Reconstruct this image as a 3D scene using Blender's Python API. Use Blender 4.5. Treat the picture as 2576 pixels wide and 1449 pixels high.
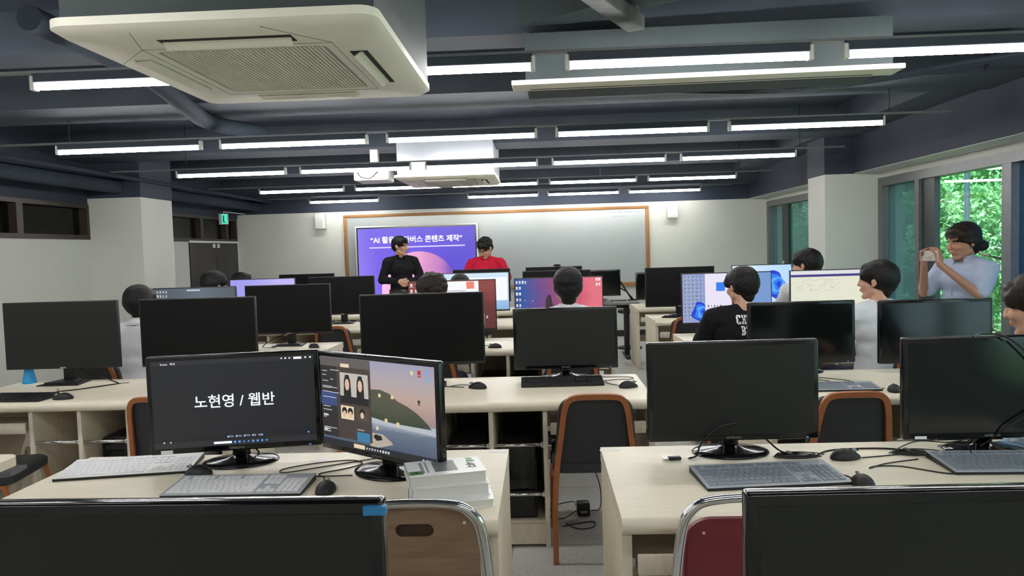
import bpy, bmesh, math, random
from mathutils import Vector, Matrix, noise
from mathutils.bvhtree import BVHTree
for o in list(bpy.data.objects): bpy.data.objects.remove(o)
SC = bpy.context.scene
COL = SC.collection
PI = math.pi
random.seed(7)

# ---------------------------------------------------------------- camera, world, sun, exposure
cam_d = bpy.data.cameras.new('camera'); cam = bpy.data.objects.new('camera', cam_d); COL.objects.link(cam)
cam_d.sensor_width = 36; cam_d.lens = 1873 / 2576 * 36; cam_d.clip_start = .05; cam_d.clip_end = 200
yaw, pitch, roll = .0394, .0521, .0302
_f = Vector((-math.sin(yaw)*math.cos(pitch), math.cos(yaw)*math.cos(pitch), -math.sin(pitch)))
_r = Vector((math.cos(yaw), math.sin(yaw), 0)); _u = _r.cross(_f)
r2 = math.cos(roll)*_r - math.sin(roll)*_u; u2 = math.sin(roll)*_r + math.cos(roll)*_u
M = Matrix((r2, u2, -_f)).transposed().to_4x4(); M.translation = (0, 0, 1.5)
cam.matrix_world = M
SC.camera = cam
SC.view_settings.view_transform = 'Standard'; SC.view_settings.look = 'None'
SC.view_settings.exposure = 0.58; SC.view_settings.gamma = 1.0; SC.view_settings.use_curve_mapping = False

world = bpy.data.worlds.new('world'); SC.world = world; world.use_nodes = True
wn = world.node_tree.nodes; wn.clear()
wo = wn.new('ShaderNodeOutputWorld'); wb = wn.new('ShaderNodeBackground')
wb.inputs['Color'].default_value = (.72, .86, 1.0, 1); wb.inputs['Strength'].default_value = 2.2
world.node_tree.links.new(wb.outputs[0], wo.inputs[0])
sun_d = bpy.data.lights.new('sun', 'SUN'); sun_d.energy = 9.0; sun_d.angle = .02; sun_d.color = (1, .97, .88)
sun = bpy.data.objects.new('sun', sun_d); COL.objects.link(sun); sun.rotation_euler = (math.radians(28), math.radians(-30), 0)
LAMP_STRENGTH = 34.0

# ---------------------------------------------------------------- materials
def rgb(r, g, b):
    f = lambda c: (c/255/12.92) if c/255 <= .04045 else ((c/255+.055)/1.055)**2.4
    return (f(r), f(g), f(b), 1)
def mat(name, col, rough=.5, metal=0, spec=.5, var=0, scale=20, stretch=(1, 1, 1), bump=0, bscale=60, emit=0, coat=0, col2=None, detail=4):
    m = bpy.data.materials.new(name); m.use_nodes = True
    nt = m.node_tree; n = nt.nodes; L = nt.links; b = n['Principled BSDF']
    b.inputs['Base Color'].default_value = col; b.inputs['Roughness'].default_value = rough
    b.inputs['Metallic'].default_value = metal; b.inputs['Specular IOR Level'].default_value = spec
    if coat: b.inputs['Coat Weight'].default_value = coat; b.inputs['Coat Roughness'].default_value = .08
    tc = n.new('ShaderNodeTexCoord'); mp = n.new('ShaderNodeMapping'); L.new(tc.outputs['Object'], mp.inputs[0]); mp.inputs['Scale'].default_value = stretch
    if var or col2:
        nz = n.new('ShaderNodeTexNoise'); nz.inputs['Scale'].default_value = scale; nz.inputs['Detail'].default_value = detail
        L.new(mp.outputs[0], nz.inputs['Vector'])
        mx = n.new('ShaderNodeMix'); mx.data_type = 'RGBA'
        c2 = col2 if col2 else tuple(max(0, c*(1-var)) for c in col[:3]) + (1,)
        mx.inputs[6].default_value = col; mx.inputs[7].default_value = c2
        rp = n.new('ShaderNodeMapRange'); rp.inputs[1].default_value = .35; rp.inputs[2].default_value = .65
        L.new(nz.outputs[0], rp.inputs[0]); L.new(rp.outputs[0], mx.inputs[0]); L.new(mx.outputs[2], b.inputs['Base Color'])
        if emit: L.new(mx.outputs[2], b.inputs['Emission Color'])
    if bump:
        n2 = n.new('ShaderNodeTexNoise'); n2.inputs['Scale'].default_value = bscale; n2.inputs['Detail'].default_value = 3
        L.new(mp.outputs[0], n2.inputs['Vector'])
        bp = n.new('ShaderNodeBump'); bp.inputs['Strength'].default_value = bump; bp.inputs['Distance'].default_value = .01
        L.new(n2.outputs[0], bp.inputs['Height']); L.new(bp.outputs[0], b.inputs['Normal'])
    if emit:
        b.inputs['Emission Strength'].default_value = emit
        if not (var or col2): b.inputs['Emission Color'].default_value = col
    return m
def screen_mat(name, stops, axis='X', strength=.8, diag=0, noise_amt=0, nscale=3):
    """lit display: gradient across the panel in object space (object coords -.5..+.5 m)"""
    m = bpy.data.materials.new(name); m.use_nodes = True
    nt = m.node_tree; n = nt.nodes; L = nt.links; b = n['Principled BSDF']
    b.inputs['Base Color'].default_value = (.01, .01, .01, 1); b.inputs['Roughness'].default_value = .35
    tc = n.new('ShaderNodeTexCoord'); sp = n.new('ShaderNodeSeparateXYZ'); L.new(tc.outputs['Generated'], sp.inputs[0])
    src = sp.outputs[{'X': 0, 'Z': 2}[axis]]
    if diag:
        ma = n.new('ShaderNodeMath'); ma.operation = 'MULTIPLY_ADD'; L.new(sp.outputs[2], ma.inputs[0]); ma.inputs[1].default_value = diag; L.new(sp.outputs[0], ma.inputs[2]); src = ma.outputs[0]
    if noise_amt:
        nz = n.new('ShaderNodeTexNoise'); nz.inputs['Scale'].default_value = nscale; L.new(tc.outputs['Generated'], nz.inputs['Vector'])
        mb = n.new('ShaderNodeMath'); mb.operation = 'MULTIPLY_ADD'; L.new(nz.outputs[0], mb.inputs[0]); mb.inputs[1].default_value = noise_amt; L.new(src, mb.inputs[2]); src = mb.outputs[0]
    cr = n.new('ShaderNodeValToRGB'); e = cr.color_ramp.elements
    while len(e) < len(stops): e.new(.5)
    for i, (p, c) in enumerate(stops): e[i].position = p; e[i].color = rgb(*c)
    L.new(src, cr.inputs[0]); L.new(cr.outputs[0], b.inputs['Emission Color']); b.inputs['Emission Strength'].default_value = strength*.74
    return m
def glow(name, c, s=.9): 
    m = mat(name, (.01, .01, .01, 1), .4); b = m.node_tree.nodes['Principled BSDF']
    b.inputs['Emission Color'].default_value = rgb(*c); b.inputs['Emission Strength'].default_value = s*.74; return m
def glass_mat(name, tint, refl=1.0, rough=0.0, haze=0):
    m = bpy.data.materials.new(name); m.use_nodes = True; nt = m.node_tree; n = nt.nodes; L = nt.links; n.clear()
    o = n.new('ShaderNodeOutputMaterial'); t = n.new('ShaderNodeBsdfTransparent'); g = n.new('ShaderNodeBsdfGlossy'); mx = n.new('ShaderNodeMixShader'); fr = n.new('ShaderNodeFresnel')
    t.inputs[0].default_value = tint; g.inputs[0].default_value = (refl, refl, refl, 1); g.inputs['Roughness'].default_value = rough; fr.inputs[0].default_value = 1.5
    ge = n.new('ShaderNodeNewGeometry'); iv = n.new('ShaderNodeMath'); iv.operation = 'SUBTRACT'; iv.inputs[0].default_value = 1; L.new(ge.outputs['Backfacing'], iv.inputs[1])
    mu = n.new('ShaderNodeMath'); mu.operation = 'MULTIPLY'; L.new(fr.outputs[0], mu.inputs[0]); L.new(iv.outputs[0], mu.inputs[1])
    t.inputs[0].default_value = tuple(c**.5 for c in tint[:3]) + (1,)
    L.new(mu.outputs[0], mx.inputs[0]); L.new(t.outputs[0], mx.inputs[1]); L.new(g.outputs[0], mx.inputs[2])
    if haze:
        tl = n.new('ShaderNodeBsdfTranslucent'); tl.inputs[0].default_value = (.10, .17, .19) + (1,); m2 = n.new('ShaderNodeMixShader'); m2.inputs[0].default_value = haze
        L.new(t.outputs[0], m2.inputs[1]); L.new(tl.outputs[0], m2.inputs[2]); L.new(m2.outputs[0], mx.inputs[1])
    L.new(mx.outputs[0], o.inputs[0])
    return m
W_WALL = mat('wall_paint', rgb(210, 212, 204), .75, var=.03, scale=3, bump=.05, bscale=120)
W_DARK = mat('navy_ceiling_paint', rgb(52, 60, 76), .75, var=.18, scale=2, bump=.08, bscale=30)
W_DARK2 = mat('navy_lamplit_paint', rgb(62, 70, 82), .75, var=.15, scale=3, bump=.1, bscale=25)  # ceiling navy made lighter, lamp light on the beams put into the colour
W_GREY = mat('dark_grey_green_sheet', rgb(62, 72, 74), .7, var=.08, scale=6)
M_PIPE = mat('painted_pipe', rgb(58, 66, 78), .85, var=.15, spec=.2)
M_BROWNF = mat('brown_window_frame', rgb(62, 50, 44), .45, var=.2, scale=8)
M_DOOR = mat('dark_door_steel', rgb(58, 53, 48), .5, var=.12, scale=5)
M_ALU = mat('grey_aluminium_frame', rgb(120, 122, 124), .4, metal=.2, var=.1)
M_DSASH = mat('dark_sash', rgb(38, 50, 54), .35)
M_BASEB = mat('black_baseboard', rgb(30, 30, 32), .5)
M_DESK = mat('maple_laminate', rgb(238, 229, 207), .38, var=.07, scale=9, stretch=(1, 9, 9), spec=.4)
M_DESKS = mat('maple_laminate_panel', rgb(224, 214, 194), .5, var=.1, scale=9, stretch=(9, 9, 1), spec=.3)
M_CHROME = mat('chrome', rgb(225, 225, 225), .12, metal=1)
M_STEEL = mat('satin_steel', rgb(200, 200, 200), .3, metal=1)
M_BLKG = mat('glossy_black_plastic', rgb(12, 12, 14), .14, spec=.5)
M_BLKM = mat('matte_black_plastic', rgb(22, 22, 24), .5)
M_OFFA = mat('screen_off_grey', rgb(33, 35, 34), .42, spec=.3, var=.1, scale=60)
M_OFFB = mat('screen_off_black', rgb(9, 9, 11), .4, spec=.2)
M_OFFG = mat('screen_off_glossy', rgb(14, 17, 18), .12, spec=.5)
M_ORANGE = mat('orange_lacquered_frame', rgb(176, 106, 62), .35, var=.2, scale=14, spec=.5)
M_VINYL = mat('black_vinyl', rgb(44, 45, 50), .45, bump=.1, bscale=200)
M_PLY = mat('worn_plywood', rgb(158, 130, 106), .4, var=.25, scale=7, stretch=(1, 1, 6), col2=rgb(136, 108, 86))
M_RED = mat('red_vinyl', rgb(128, 42, 52), .42, var=.1, bump=.08, bscale=150)
M_WHITEP = mat('white_plastic', rgb(226, 226, 222), .4)
M_CREAMP = mat('cream_plastic', rgb(236, 233, 218), .45, var=.04, scale=5)
M_KEYW = mat('white_keycap', rgb(225, 227, 230), .5)
M_KEYG = mat('grey_keycap', rgb(132, 140, 150), .5)
M_KEYBG = mat('grey_keyboard_body', rgb(168, 174, 182), .4)
M_KEYK = mat('black_keycap', rgb(30, 31, 34), .4)
M_CORD = mat('black_rubber_cord', rgb(18, 18, 18), .45)
M_LABEL = mat('white_paper_label', rgb(235, 235, 235), .6)
M_LOGO = mat('silver_print', rgb(160, 162, 165), .3, metal=.5)
M_SLOT = mat('dark_slot', rgb(26, 27, 26), .7)
M_TUBE = mat('lit_tube', (1, .98, .95, 1), .5, emit=LAMP_STRENGTH)
M_BLUE = mat('blue_plastic', rgb(40, 150, 214), .35)
M_TAPE = mat('blue_tape', rgb(40, 130, 190), .4)
M_WOODF = mat('honey_wood_trim', rgb(160, 112, 62), .4, var=.15, scale=12, stretch=(1, 1, 4))
M_BOARD = mat('whiteboard_enamel', rgb(172, 179, 178), .16, var=.04, scale=1.2, bump=.06, bscale=2.2, spec=.5)
M_FLOOR = None

# ---------------------------------------------------------------- mesh helpers
def link(name, me, material, parent=None, smooth=None):
    o = bpy.data.objects.new(name, me); COL.objects.link(o)
    if material is not None:
        me.materials.clear()
        for mm in (material if isinstance(material, (list, tuple)) else [material]): me.materials.append(mm)
    if parent is not None: o.parent = parent
    if smooth:
        me.polygons.foreach_set('use_smooth', [True]*len(me.polygons))
        if smooth != 'all':
            try: me.set_sharp_from_angle(angle=math.radians(40))
            except Exception: pass
    return o
def fin(name, bm, material, parent=None, smooth=None):
    me = bpy.data.meshes.new(name); bm.normal_update(); bm.to_mesh(me); bm.free()
    return link(name, me, material, parent, smooth)
def box(bm, x0, x1, y0, y1, z0, z1, bev=0, seg=2, mi=0, mtx=None):
    m = Matrix.Translation(((x0+x1)/2, (y0+y1)/2, (z0+z1)/2)) @ Matrix.Diagonal((abs(x1-x0), abs(y1-y0), abs(z1-z0), 1))
    if mtx: m = mtx @ m
    g = bmesh.ops.create_cube(bm, size=1, matrix=m)
    vs = set(g['verts'])
    if bev:
        ed = [e for e in bm.edges if e.verts[0] in vs]
        fs = bmesh.ops.bevel(bm, geom=ed, offset=bev, segments=seg, affect='EDGES', profile=.5)
    for f in bm.faces:
        if mi and any(v in vs for v in f.verts): f.material_index = mi
    return g['verts']
def cbox(name, x0, x1, y0, y1, z0, z1, m, parent=None, bev=0, seg=2):
    bm = bmesh.new(); box(bm, x0, x1, y0, y1, z0, z1, bev, seg)
    return fin(name, bm, m, parent, smooth=bool(bev))
def smooth_path(pts, n=6):
    P = [Vector(p) for p in pts]
    if len(P) < 3: return P
    Q = [P[0]*2-P[1]] + P + [P[-1]*2-P[-2]]; out = []
    for i in range(1, len(Q)-2):
        a, b, c, d = Q[i-1:i+3]
        for k in range(n):
            t = k/n
            out.append(.5*((2*b) + (c-a)*t + (2*a-5*b+4*c-d)*t*t + (3*b-3*c+d-a)*t**3))
    out.append(P[-1]); return out
def tube(bm, pts, r, n=8, sm=6, cap=True, flat=None):
    P = smooth_path(pts, sm) if sm else [Vector(p) for p in pts]
    rings = []; up = Vector((0, 0, 1)); T0 = (P[1]-P[0]).normalized()
    if abs(T0.dot(up)) > .95: up = Vector((1, 0, 0))
    N = T0.cross(up).normalized()
    for i, p in enumerate(P):
        T = (P[min(i+1, len(P)-1)]-P[max(i-1, 0)]).normalized()
        N = (N-T*N.dot(T)).normalized(); B = T.cross(N)
        rr = r(i/(len(P)-1)) if callable(r) else r
        ring = []
        for k in range(n):
            a = 2*PI*k/n + (PI/4 if flat else 0)
            ca, sa = math.cos(a), math.sin(a)
            if flat: ca = math.copysign(flat[0], ca); sa = math.copysign(flat[1], sa); v = p+N*ca+B*sa
            else: v = p+(N*ca+B*sa)*rr
            ring.append(bm.verts.new(v))
        rings.append(ring)
    for a, b in zip(rings, rings[1:]):
        for k in range(n): bm.faces.new((a[k], a[(k+1) % n], b[(k+1) % n], b[k]))
    if cap: bm.faces.new(rings[0][::-1]); bm.faces.new(rings[-1])
def ctube(name, pts, r, m, parent=None, n=8, sm=6, flat=None):
    bm = bmesh.new(); tube(bm, pts, r, n if not flat else 4, sm, flat=flat); bmesh.ops.recalc_face_normals(bm, faces=bm.faces)
    return fin(name, bm, m, parent, smooth=True)
def lathe(bm, prof, n=24, sx=1, sy=1, c=(0, 0, 0)):
    rings = []
    for r, z in prof: rings.append([bm.verts.new((c[0]+sx*r*math.cos(2*PI*k/n), c[1]+sy*r*math.sin(2*PI*k/n), c[2]+z)) for k in range(n)])
    for a, b in zip(rings, rings[1:]):
        for k in range(n): bm.faces.new((a[k], a[(k+1) % n], b[(k+1) % n], b[k]))
    bm.faces.new(rings[0][::-1]); bm.faces.new(rings[-1])
def prism(bm, pts, d0, d1, plane='YZ'):
    """extrude polygon: plane YZ along x, XZ along y, XY along z"""
    def v(p, d): return {'YZ': (d, p[0], p[1]), 'XZ': (p[0], d, p[1]), 'XY': (p[0], p[1], d)}[plane]
    a = [bm.verts.new(v(p, d0)) for p in pts]; b = [bm.verts.new(v(p, d1)) for p in pts]; n = len(pts)
    bm.faces.new(a); bm.faces.new(b[::-1])
    for i in range(n): bm.faces.new((a[i], b[i], b[(i+1) % n], a[(i+1) % n]))
    bmesh.ops.recalc_face_normals(bm, faces=bm.faces)
def rrect(x0, x1, z0, z1, r, seg=5, r_bot=None):
    rb = r if r_bot is None else r_bot; P = []
    for cx, cz, rr, a0 in ((x1-r, z1-r, r, 0), (x0+r, z1-r, r, 90), (x0+rb, z0+rb, rb, 180), (x1-rb, z0+rb, rb, 270)):
        for k in range(seg+1):
            a = math.radians(a0+90*k/seg); P.append((cx+rr*math.cos(a), cz+rr*math.sin(a)))
    return P
def tag(o, label=None, cat=None, group=None, kind=None):
    if label: o['label'] = label
    if cat: o['category'] = cat
    if group: o['group'] = group
    if kind: o['kind'] = kind
    return o
def thing(name, label, cat, loc=(0, 0, 0), rz=0, group=None):
    o = bpy.data.objects.new(name, None); COL.objects.link(o); o.location = loc; o.rotation_euler = (0, 0, rz); o.empty_display_size = .1
    return tag(o, label, cat, group)
def struct(name, bm, m, parent=None):
    o = fin(name, bm, m, parent)
    if parent is None: o['kind'] = 'structure'
    return o
def copy_tree(o, parent=None):
    c = o.copy(); COL.objects.link(c); c.parent = parent
    for ch in list(o.children): copy_tree(ch, c)
    return c
def place(proto, used, loc, rz, label, group=None, s=None):
    o = proto if not used.get(proto.name) else copy_tree(proto)
    used[proto.name] = True
    o.location = loc; o.rotation_euler = (0, 0, rz)
    if s: o.scale = s
    o['label'] = label
    if group: o['group'] = group
    return o
USED = {}
def text(name, s, size, parent, loc, rot, m, bold=0.0, align='CENTER', ext=.0003):
    cu = bpy.data.curves.new(name, 'FONT'); cu.body = s; cu.size = size; cu.align_x = align; cu.align_y = 'CENTER'; cu.extrude = ext; cu.offset = bold; cu.resolution_u = 3
    t = bpy.data.objects.new(name, cu); COL.objects.link(t)
    bpy.context.view_layer.update()
    me = bpy.data.meshes.new_from_object(t.evaluated_get(bpy.context.evaluated_depsgraph_get()))
    bpy.data.objects.remove(t); bpy.data.curves.remove(cu)
    o = link(name, me, m, parent); o.location = loc; o.rotation_euler = rot
    return o
FACE = (PI/2, 0, 0)   # text standing up, read from -y

# ================================================================ ROOM
XL, XR, YF, YB, ZW, ZC = -5.08, 3.72, 12.4, -2.6, 2.21, 2.85
def floor_mat():
    m = bpy.data.materials.new('terrazzo'); m.use_nodes = True; nt = m.node_tree; n = nt.nodes; L = nt.links; b = n['Principled BSDF']
    tc = n.new('ShaderNodeTexCoord'); v = n.new('ShaderNodeTexVoronoi'); v.inputs['Scale'].default_value = 130; L.new(tc.outputs['Object'], v.inputs['Vector'])
    cr = n.new('ShaderNodeValToRGB'); e = cr.color_ramp.elements; e[0].position = .0; e[0].color = rgb(150, 150, 146); e[1].position = .35; e[1].color = rgb(206, 206, 202)
    e2 = e.new(.15); e2.color = rgb(190, 190, 186)
    L.new(v.outputs['Color'], cr.inputs[0]); L.new(cr.outputs[0], b.inputs['Base Color']); b.inputs['Roughness'].default_value = .3
    return m
M_FLOOR = floor_mat()
bm = bmesh.new(); box(bm, XL-3, XR+.3, YB-.2, YF+.2, -.12, 0); fl = struct('floor', bm, M_FLOOR)
bm = bmesh.new(); gy = YB
while gy < YF:
    box(bm, XL, XR, gy-.0015, gy+.0015, 0, .0006); gy += .9
gx = XL+.4
while gx < XR:
    box(bm, gx-.0015, gx+.0015, YB, YF, 0, .0006); gx += .9
fin('floor_joint', bm, mat('joint_brass', rgb(110, 110, 106), .5), fl)
# front wall
bm = bmesh.new(); box(bm, XL-.2, XR+.3, YF, YF+.2, 0, ZW); wf = struct('wall_front', bm, W_WALL)
bm = bmesh.new(); box(bm, XL-.2, XR+.3, YF-.005, YF+.2, ZW, ZC); fin('dark_band', bm, W_DARK, wf)
bm = bmesh.new(); box(bm, XL, XR, YF-.02, YF+.01, 0, .1); struct('baseboard_front', bm, M_BASEB)
bm = bmesh.new(); box(bm, XL-.2, XR+.3, YB-.2, YB, 0, ZC); struct('wall_back', bm, W_WALL)
# left wall : openings for strip windows and a double door
bm = bmesh.new()
box(bm, XL-.2, XL, YB-.2, 10.6, 0, 1.75); box(bm, XL-.2, XL, 12.34, YF+.01, 0, 1.75)
box(bm, XL-.2, XL, 8.24, 8.95, 1.75, ZW); box(bm, XL-.2, XL, YB-.2, 3.5, 1.75, ZW)
wl = struct('wall_left', bm, W_WALL)
bm = bmesh.new(); box(bm, XL-.2, XL, YB-.2, 8.24, 2.14, ZC); box(bm, XL-.2, XL, 8.24, 8.95, ZW, ZC); box(bm, XL-.2, XL, 8.95, YF+.01, 2.14, ZC); fin('dark_band', bm, W_DARK, wl)
bm = bmesh.new(); box(bm, XL, XL+.015, YB, 10.58, 0, .1); struct('baseboard_left', bm, M_BASEB)
# left column
bm = bmesh.new(); box(bm, XL-.01, -4.47, 8.24, 8.95, 0, ZW); cl = struct('wall_left_column', bm, W_WALL)
bm = bmesh.new(); box(bm, XL-.01, -4.465, 8.235, 8.955, ZW, ZC); fin('dark_band', bm, W_DARK, cl)
# corridor behind the left wall
bm = bmesh.new(); box(bm, XL-2.9, XL-2.7, YB, YF+.2, 0, ZC); struct('wall_corridor', bm, mat('corridor_wall', rgb(120, 112, 104), .8, var=.15, scale=1.5))
bm = bmesh.new(); box(bm, XL-2.8, XL-.2, YF-.1, YF+.2, 0, ZC); struct('wall_corridor_front', bm, W_WALL)
bm = bmesh.new(); box(bm, XL-2.8, XL-.2, YB-.2, YB, 0, ZC); struct('wall_corridor_back', bm, W_WALL)
G_BROWN = glass_mat('smoky_glass', (.32, .29, .27, 1), .6, .02)
def strip_window(name, y0, y1, mulls):
    t = thing(name, None, None); t['kind'] = 'structure'
    bm = bmesh.new(); x0, x1 = XL-.15, XL+.012
    box(bm, x0, x1, y0, y1, 1.75, 1.80); box(bm, x0, x1, y0, y1, 2.10, 2.145); box(bm, x0, x1, y0, y0+.05, 1.80, 2.10); box(bm, x0, x1, y1-.05, y1, 1.80, 2.10)
    fin('window_frame', bm, M_BROWNF, t)
    for m_ in mulls: cbox('mullion', x0+.02, x1-.005, m_-.045, m_+.045, 1.80, 2.10, M_BROWNF, t)
    e = [y0] + list(mulls) + [y1]
    for a, b in zip(e, e[1:]): cbox('pane', XL-.08, XL-.074, a+.04, b-.04, 1.80, 2.10, G_BROWN, t)
strip_window('window_1', 3.5, 8.24, (4.7, 5.9, 7.12))
strip_window('window_2', 8.95, 12.34, (9.55, 11.05, 11.95))
t = thing('door_1', 'dark brown double door under strip window', 'door'); t['kind'] = 'structure'; del t['category']
cbox('door_frame', XL-.18, XL+.02, 10.6, 12.34, 1.735, 1.765, M_WHITEP, t)
for a, b, hy in ((10.62, 11.47, 11.40), (11.48, 12.33, 11.56)):
    d = cbox('door', XL-.06, XL+.01, a, b, .01, 1.735, M_DOOR, t, bev=.004)
    cbox('latch', XL+.01, XL+.03, hy-.03, hy+.03, 1.66, 1.72, M_WHITEP, d, bev=.003)
    cbox('handle', XL+.01, XL+.05, hy-.012, hy+.012, .85, 1.05, M_STEEL, d, bev=.004)
# right wall
bm = bmesh.new(); box(bm, XR, XR+.25, YB-.2, -1.4, 0, ZW); box(bm, XR, XR+.25, 8.32, 8.83, 0, ZW); box(bm, XR, XR+.25, 12.33, YF+.2, 0, ZW)
box(bm, XR, XR+.25, -1.4, 12.33, 2.15, ZW); box(bm, XR, XR+.25, -1.4, 12.33, 0, .25)
wr = struct('wall_right', bm, W_WALL)
bm = bmesh.new(); box(bm, 3.44, XR+.25, YB, YF, ZW+.001, ZW+.03); fin('lintel_soffit', bm, W_WALL, wr)
bm = bmesh.new(); box(bm, 3.435, XR+.25, YB-.2, YF+.02, ZW+.006, ZC); fin('dark_band', bm, W_DARK, wr)
bm = bmesh.new(); box(bm, 3.13, XR+.01, 8.32, 8.83, 0, ZW); cr_ = struct('wall_right_column', bm, W_WALL)
bm = bmesh.new(); box(bm, 3.125, 3.5, 8.315, 8.835, ZW, ZC); fin('dark_band', bm, W_DARK, cr_)
G_CLEAR = glass_mat('green_tinted_glass', (.76, .92, .88, 1), .9)
G_TEAL = glass_mat('teal_film_glass', (.30, .50, .50, 1), .9, .03, .6)
G_BLUE = glass_mat('deep_blue_film_glass', (.06, .16, .32, 1), .9, .03)
def tall_window(name, y0, y1, bars, panes, sash=None):
    t = thing(name, None, None); t['kind'] = 'structure'
    bm = bmesh.new(); xa, xb = XR-.02, XR+.12
    box(bm, xa, xb, y0, y1, .25, .33); box(bm, xa, xb, y0, y1, 2.06, 2.15); box(bm, xa, xb, y0, y0+.06, .33, 2.06); box(bm, xa, xb, y1-.1, y1, .33, 2.06)
    fin('window_frame', bm, M_ALU, t)
    for a, b, m_ in bars: cbox('mullion', xa+.004, xb, a, b, .33, 2.06, m_, t)
    for a, b, m_ in panes: cbox('pane', XR+.05, XR+.056, a, b, .33, 2.06, m_, t)
    if sash:
        s = cbox('sash', XR+.015, XR+.07, sash[0], sash[1], .33, 2.06, M_DSASH, t)
        h = ctube('window_handle', [(XR+.0, sash[2], 1.17), (XR-.02, sash[2], 1.19), (XR-.025, sash[2], 1.13), (XR-.02, sash[2], 1.10)], .012, M_WHITEP, s)
    return t
tall_window('window_3', -1.4, 8.32, [(7.45, 7.53, M_ALU), (6.02, 6.14, M_ALU), (4.6, 4.7, M_ALU), (3.3, 3.4, M_ALU), (2.0, 2.1, M_ALU), (.3, .4, M_ALU)],
            [(7.53, 8.22, G_TEAL), (6.14, 7.23, G_CLEAR), (4.7, 6.02, G_BLUE), (3.4, 4.6, G_CLEAR), (2.1, 3.3, G_CLEAR), (.4, 2.0, G_CLEAR), (-1.34, .3, G_CLEAR)], (7.22, 7.45, 7.36))
tall_window('window_4', 8.83, 12.33, [(10.3, 10.38, M_ALU)],
            [(11.66, 12.23, G_TEAL), (10.38, 11.38, G_TEAL), (8.9, 10.3, G_CLEAR)], (11.38, 11.66, 11.52))
# ceiling
bm = bmesh.new(); box(bm, XL-3, XR+.3, YB-.2, YF+.2, ZC, ZC+.15); ce = struct('ceiling', bm, W_DARK)
for i, (a, b, z) in enumerate(((3.95, 4.22, 2.62), (5.25, 5.85, 2.60), (7.75, 8.25, 2.60), (9.95, 10.4, 2.60), (1.2, 1.6, 2.6), (11.9, 12.39, 2.45))):
    bm = bmesh.new(); box(bm, XL, 3.43, a, b, z, ZC+.01); fin('cross_beam', bm, W_DARK2, ce)
for a, b in ((YB, 3.95), (4.22, 5.25), (5.85, 7.75), (8.25, 9.95), (10.4, 11.9)):
    bm = bmesh.new(); box(bm, 3.05, 3.43, a, b, 2.62, ZC+.01); fin('long_beam', bm, W_DARK2, ce)
# boxed-in run and conduits : separate fittings on the ceiling
tag(ctube('ceiling_pipe', [(-4.72, YB+.02, 2.33), (-4.72, 4, 2.33), (-4.72, 12.35, 2.33)], .075, M_PIPE, n=14, sm=0), 'thick painted pipe along the left wall below the ceiling', 'pipe')
tag(ctube('ceiling_pipe', [(-4.45, YB+.02, 2.40), (-4.45, 12.35, 2.40)], .022, M_PIPE, n=8, sm=0), 'thin painted conduit beside the thick pipe on the left', 'pipe')
tag(ctube('ceiling_duct', [(-2.32, 3.4, 2.63), (-2.33, 4.4, 2.61), (-2.42, 5.1, 2.56), (-2.5, 5.7, 2.54), (-2.35, 6.3, 2.56)], .06, M_PIPE, n=12), 'flexible round duct curving across the left of the ceiling', 'duct')
bm = bmesh.new()
for k in range(4):
    o_ = k*.035
    tube(bm, [(.2, 4.9+o_, 2.56), (1.0, 4.75+o_, 2.50-.01*k), (1.7, 4.95+o_, 2.49), (2.3, 4.75+o_*1.6, 2.52), (3.05, 4.5+o_, 2.58)], .014, 6)
tag(fin('cable_bundle', bm, M_PIPE, None, smooth=True), 'sagging bundle of painted cables under the ceiling by the window side', 'cable')
# diagonal duct board and hanging timber block
bm = bmesh.new(); A = Vector((-.25, 4.1, 0)); B = Vector((1.25, 3.0, 0)); d = (B-A).normalized(); nrm = Vector((-d.y, d.x, 0))
P = [A-nrm*.02, B-nrm*.02, B+nrm*.28, A+nrm*.1]
prism(bm, [(p.x, p.y) for p in P], 2.66, 2.84, 'XY'); tag(fin('ceiling_duct', bm, W_GREY), 'flat grey boxed duct crossing the ceiling diagonally above the front lamps', 'duct')
bm = bmesh.new(); A = Vector((.22, 3.2, 2.60)); B = Vector((.50, 3.75, 2.58)); d = (B-A)
mt = Matrix.Translation((A+B)/2) @ Matrix.Rotation(math.atan2(d.y, d.x), 4, 'Z'); box(bm, -.32, .32, -.045, .045, -.035, .035, .006, mtx=mt)
box(bm, -.30, -.26, -.03, .03, .02, .26, mtx=mt); box(bm, .24, .28, -.03, .03, .02, .26, mtx=mt)
tag(fin('ceiling_bracket', bm, mat('dusty_timber', rgb(96, 98, 98), .8, var=.3, scale=14)), 'dusty grey timber block fixed under the diagonal duct', 'bracket')

# ---------------------------------------------------------------- lamps
LZ = 2.35
def make_lamp():
    t = thing('ceiling_light', 'x', 'ceiling light')
    bm = bmesh.new(); L_ = 1.12
    box(bm, -L_/2, L_/2, -.020, .020, .016, .060, .004); fin('housing', bm, W_DARK2, t)
    bm = bmesh.new(); tube(bm, [(-L_/2+.012, 0, 0), (L_/2-.012, 0, 0)], .018, 12, 0); fin('tube', bm, M_TUBE, t, smooth='all')
    for s in (-1, 1):
        bm = bmesh.new(); box(bm, s*L_/2-.012, s*L_/2+.012, -.02, .02, -.02, .05, .004); fin('end_cap', bm, M_WHITEP, t, smooth=True)
    return t
lamp0 = make_lamp()
LY = [3.545, 5.657, 7.556, 9.81, 11.954, 1.45, -.65]
rown = ['front row nearest the camera', 'second row', 'third row', 'fourth row', 'fifth row nearest the whiteboard', 'unseen row over the camera', 'unseen row behind the camera']
words_ = {-4: 'far left end', -3: 'left end', -2: 'second from left', -1: 'just left of centre', 0: 'just right of centre', 1: 'right of centre', 2: 'right end', 3: 'far right end'}
P_ = 1.2822; X0 = .0706
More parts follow.
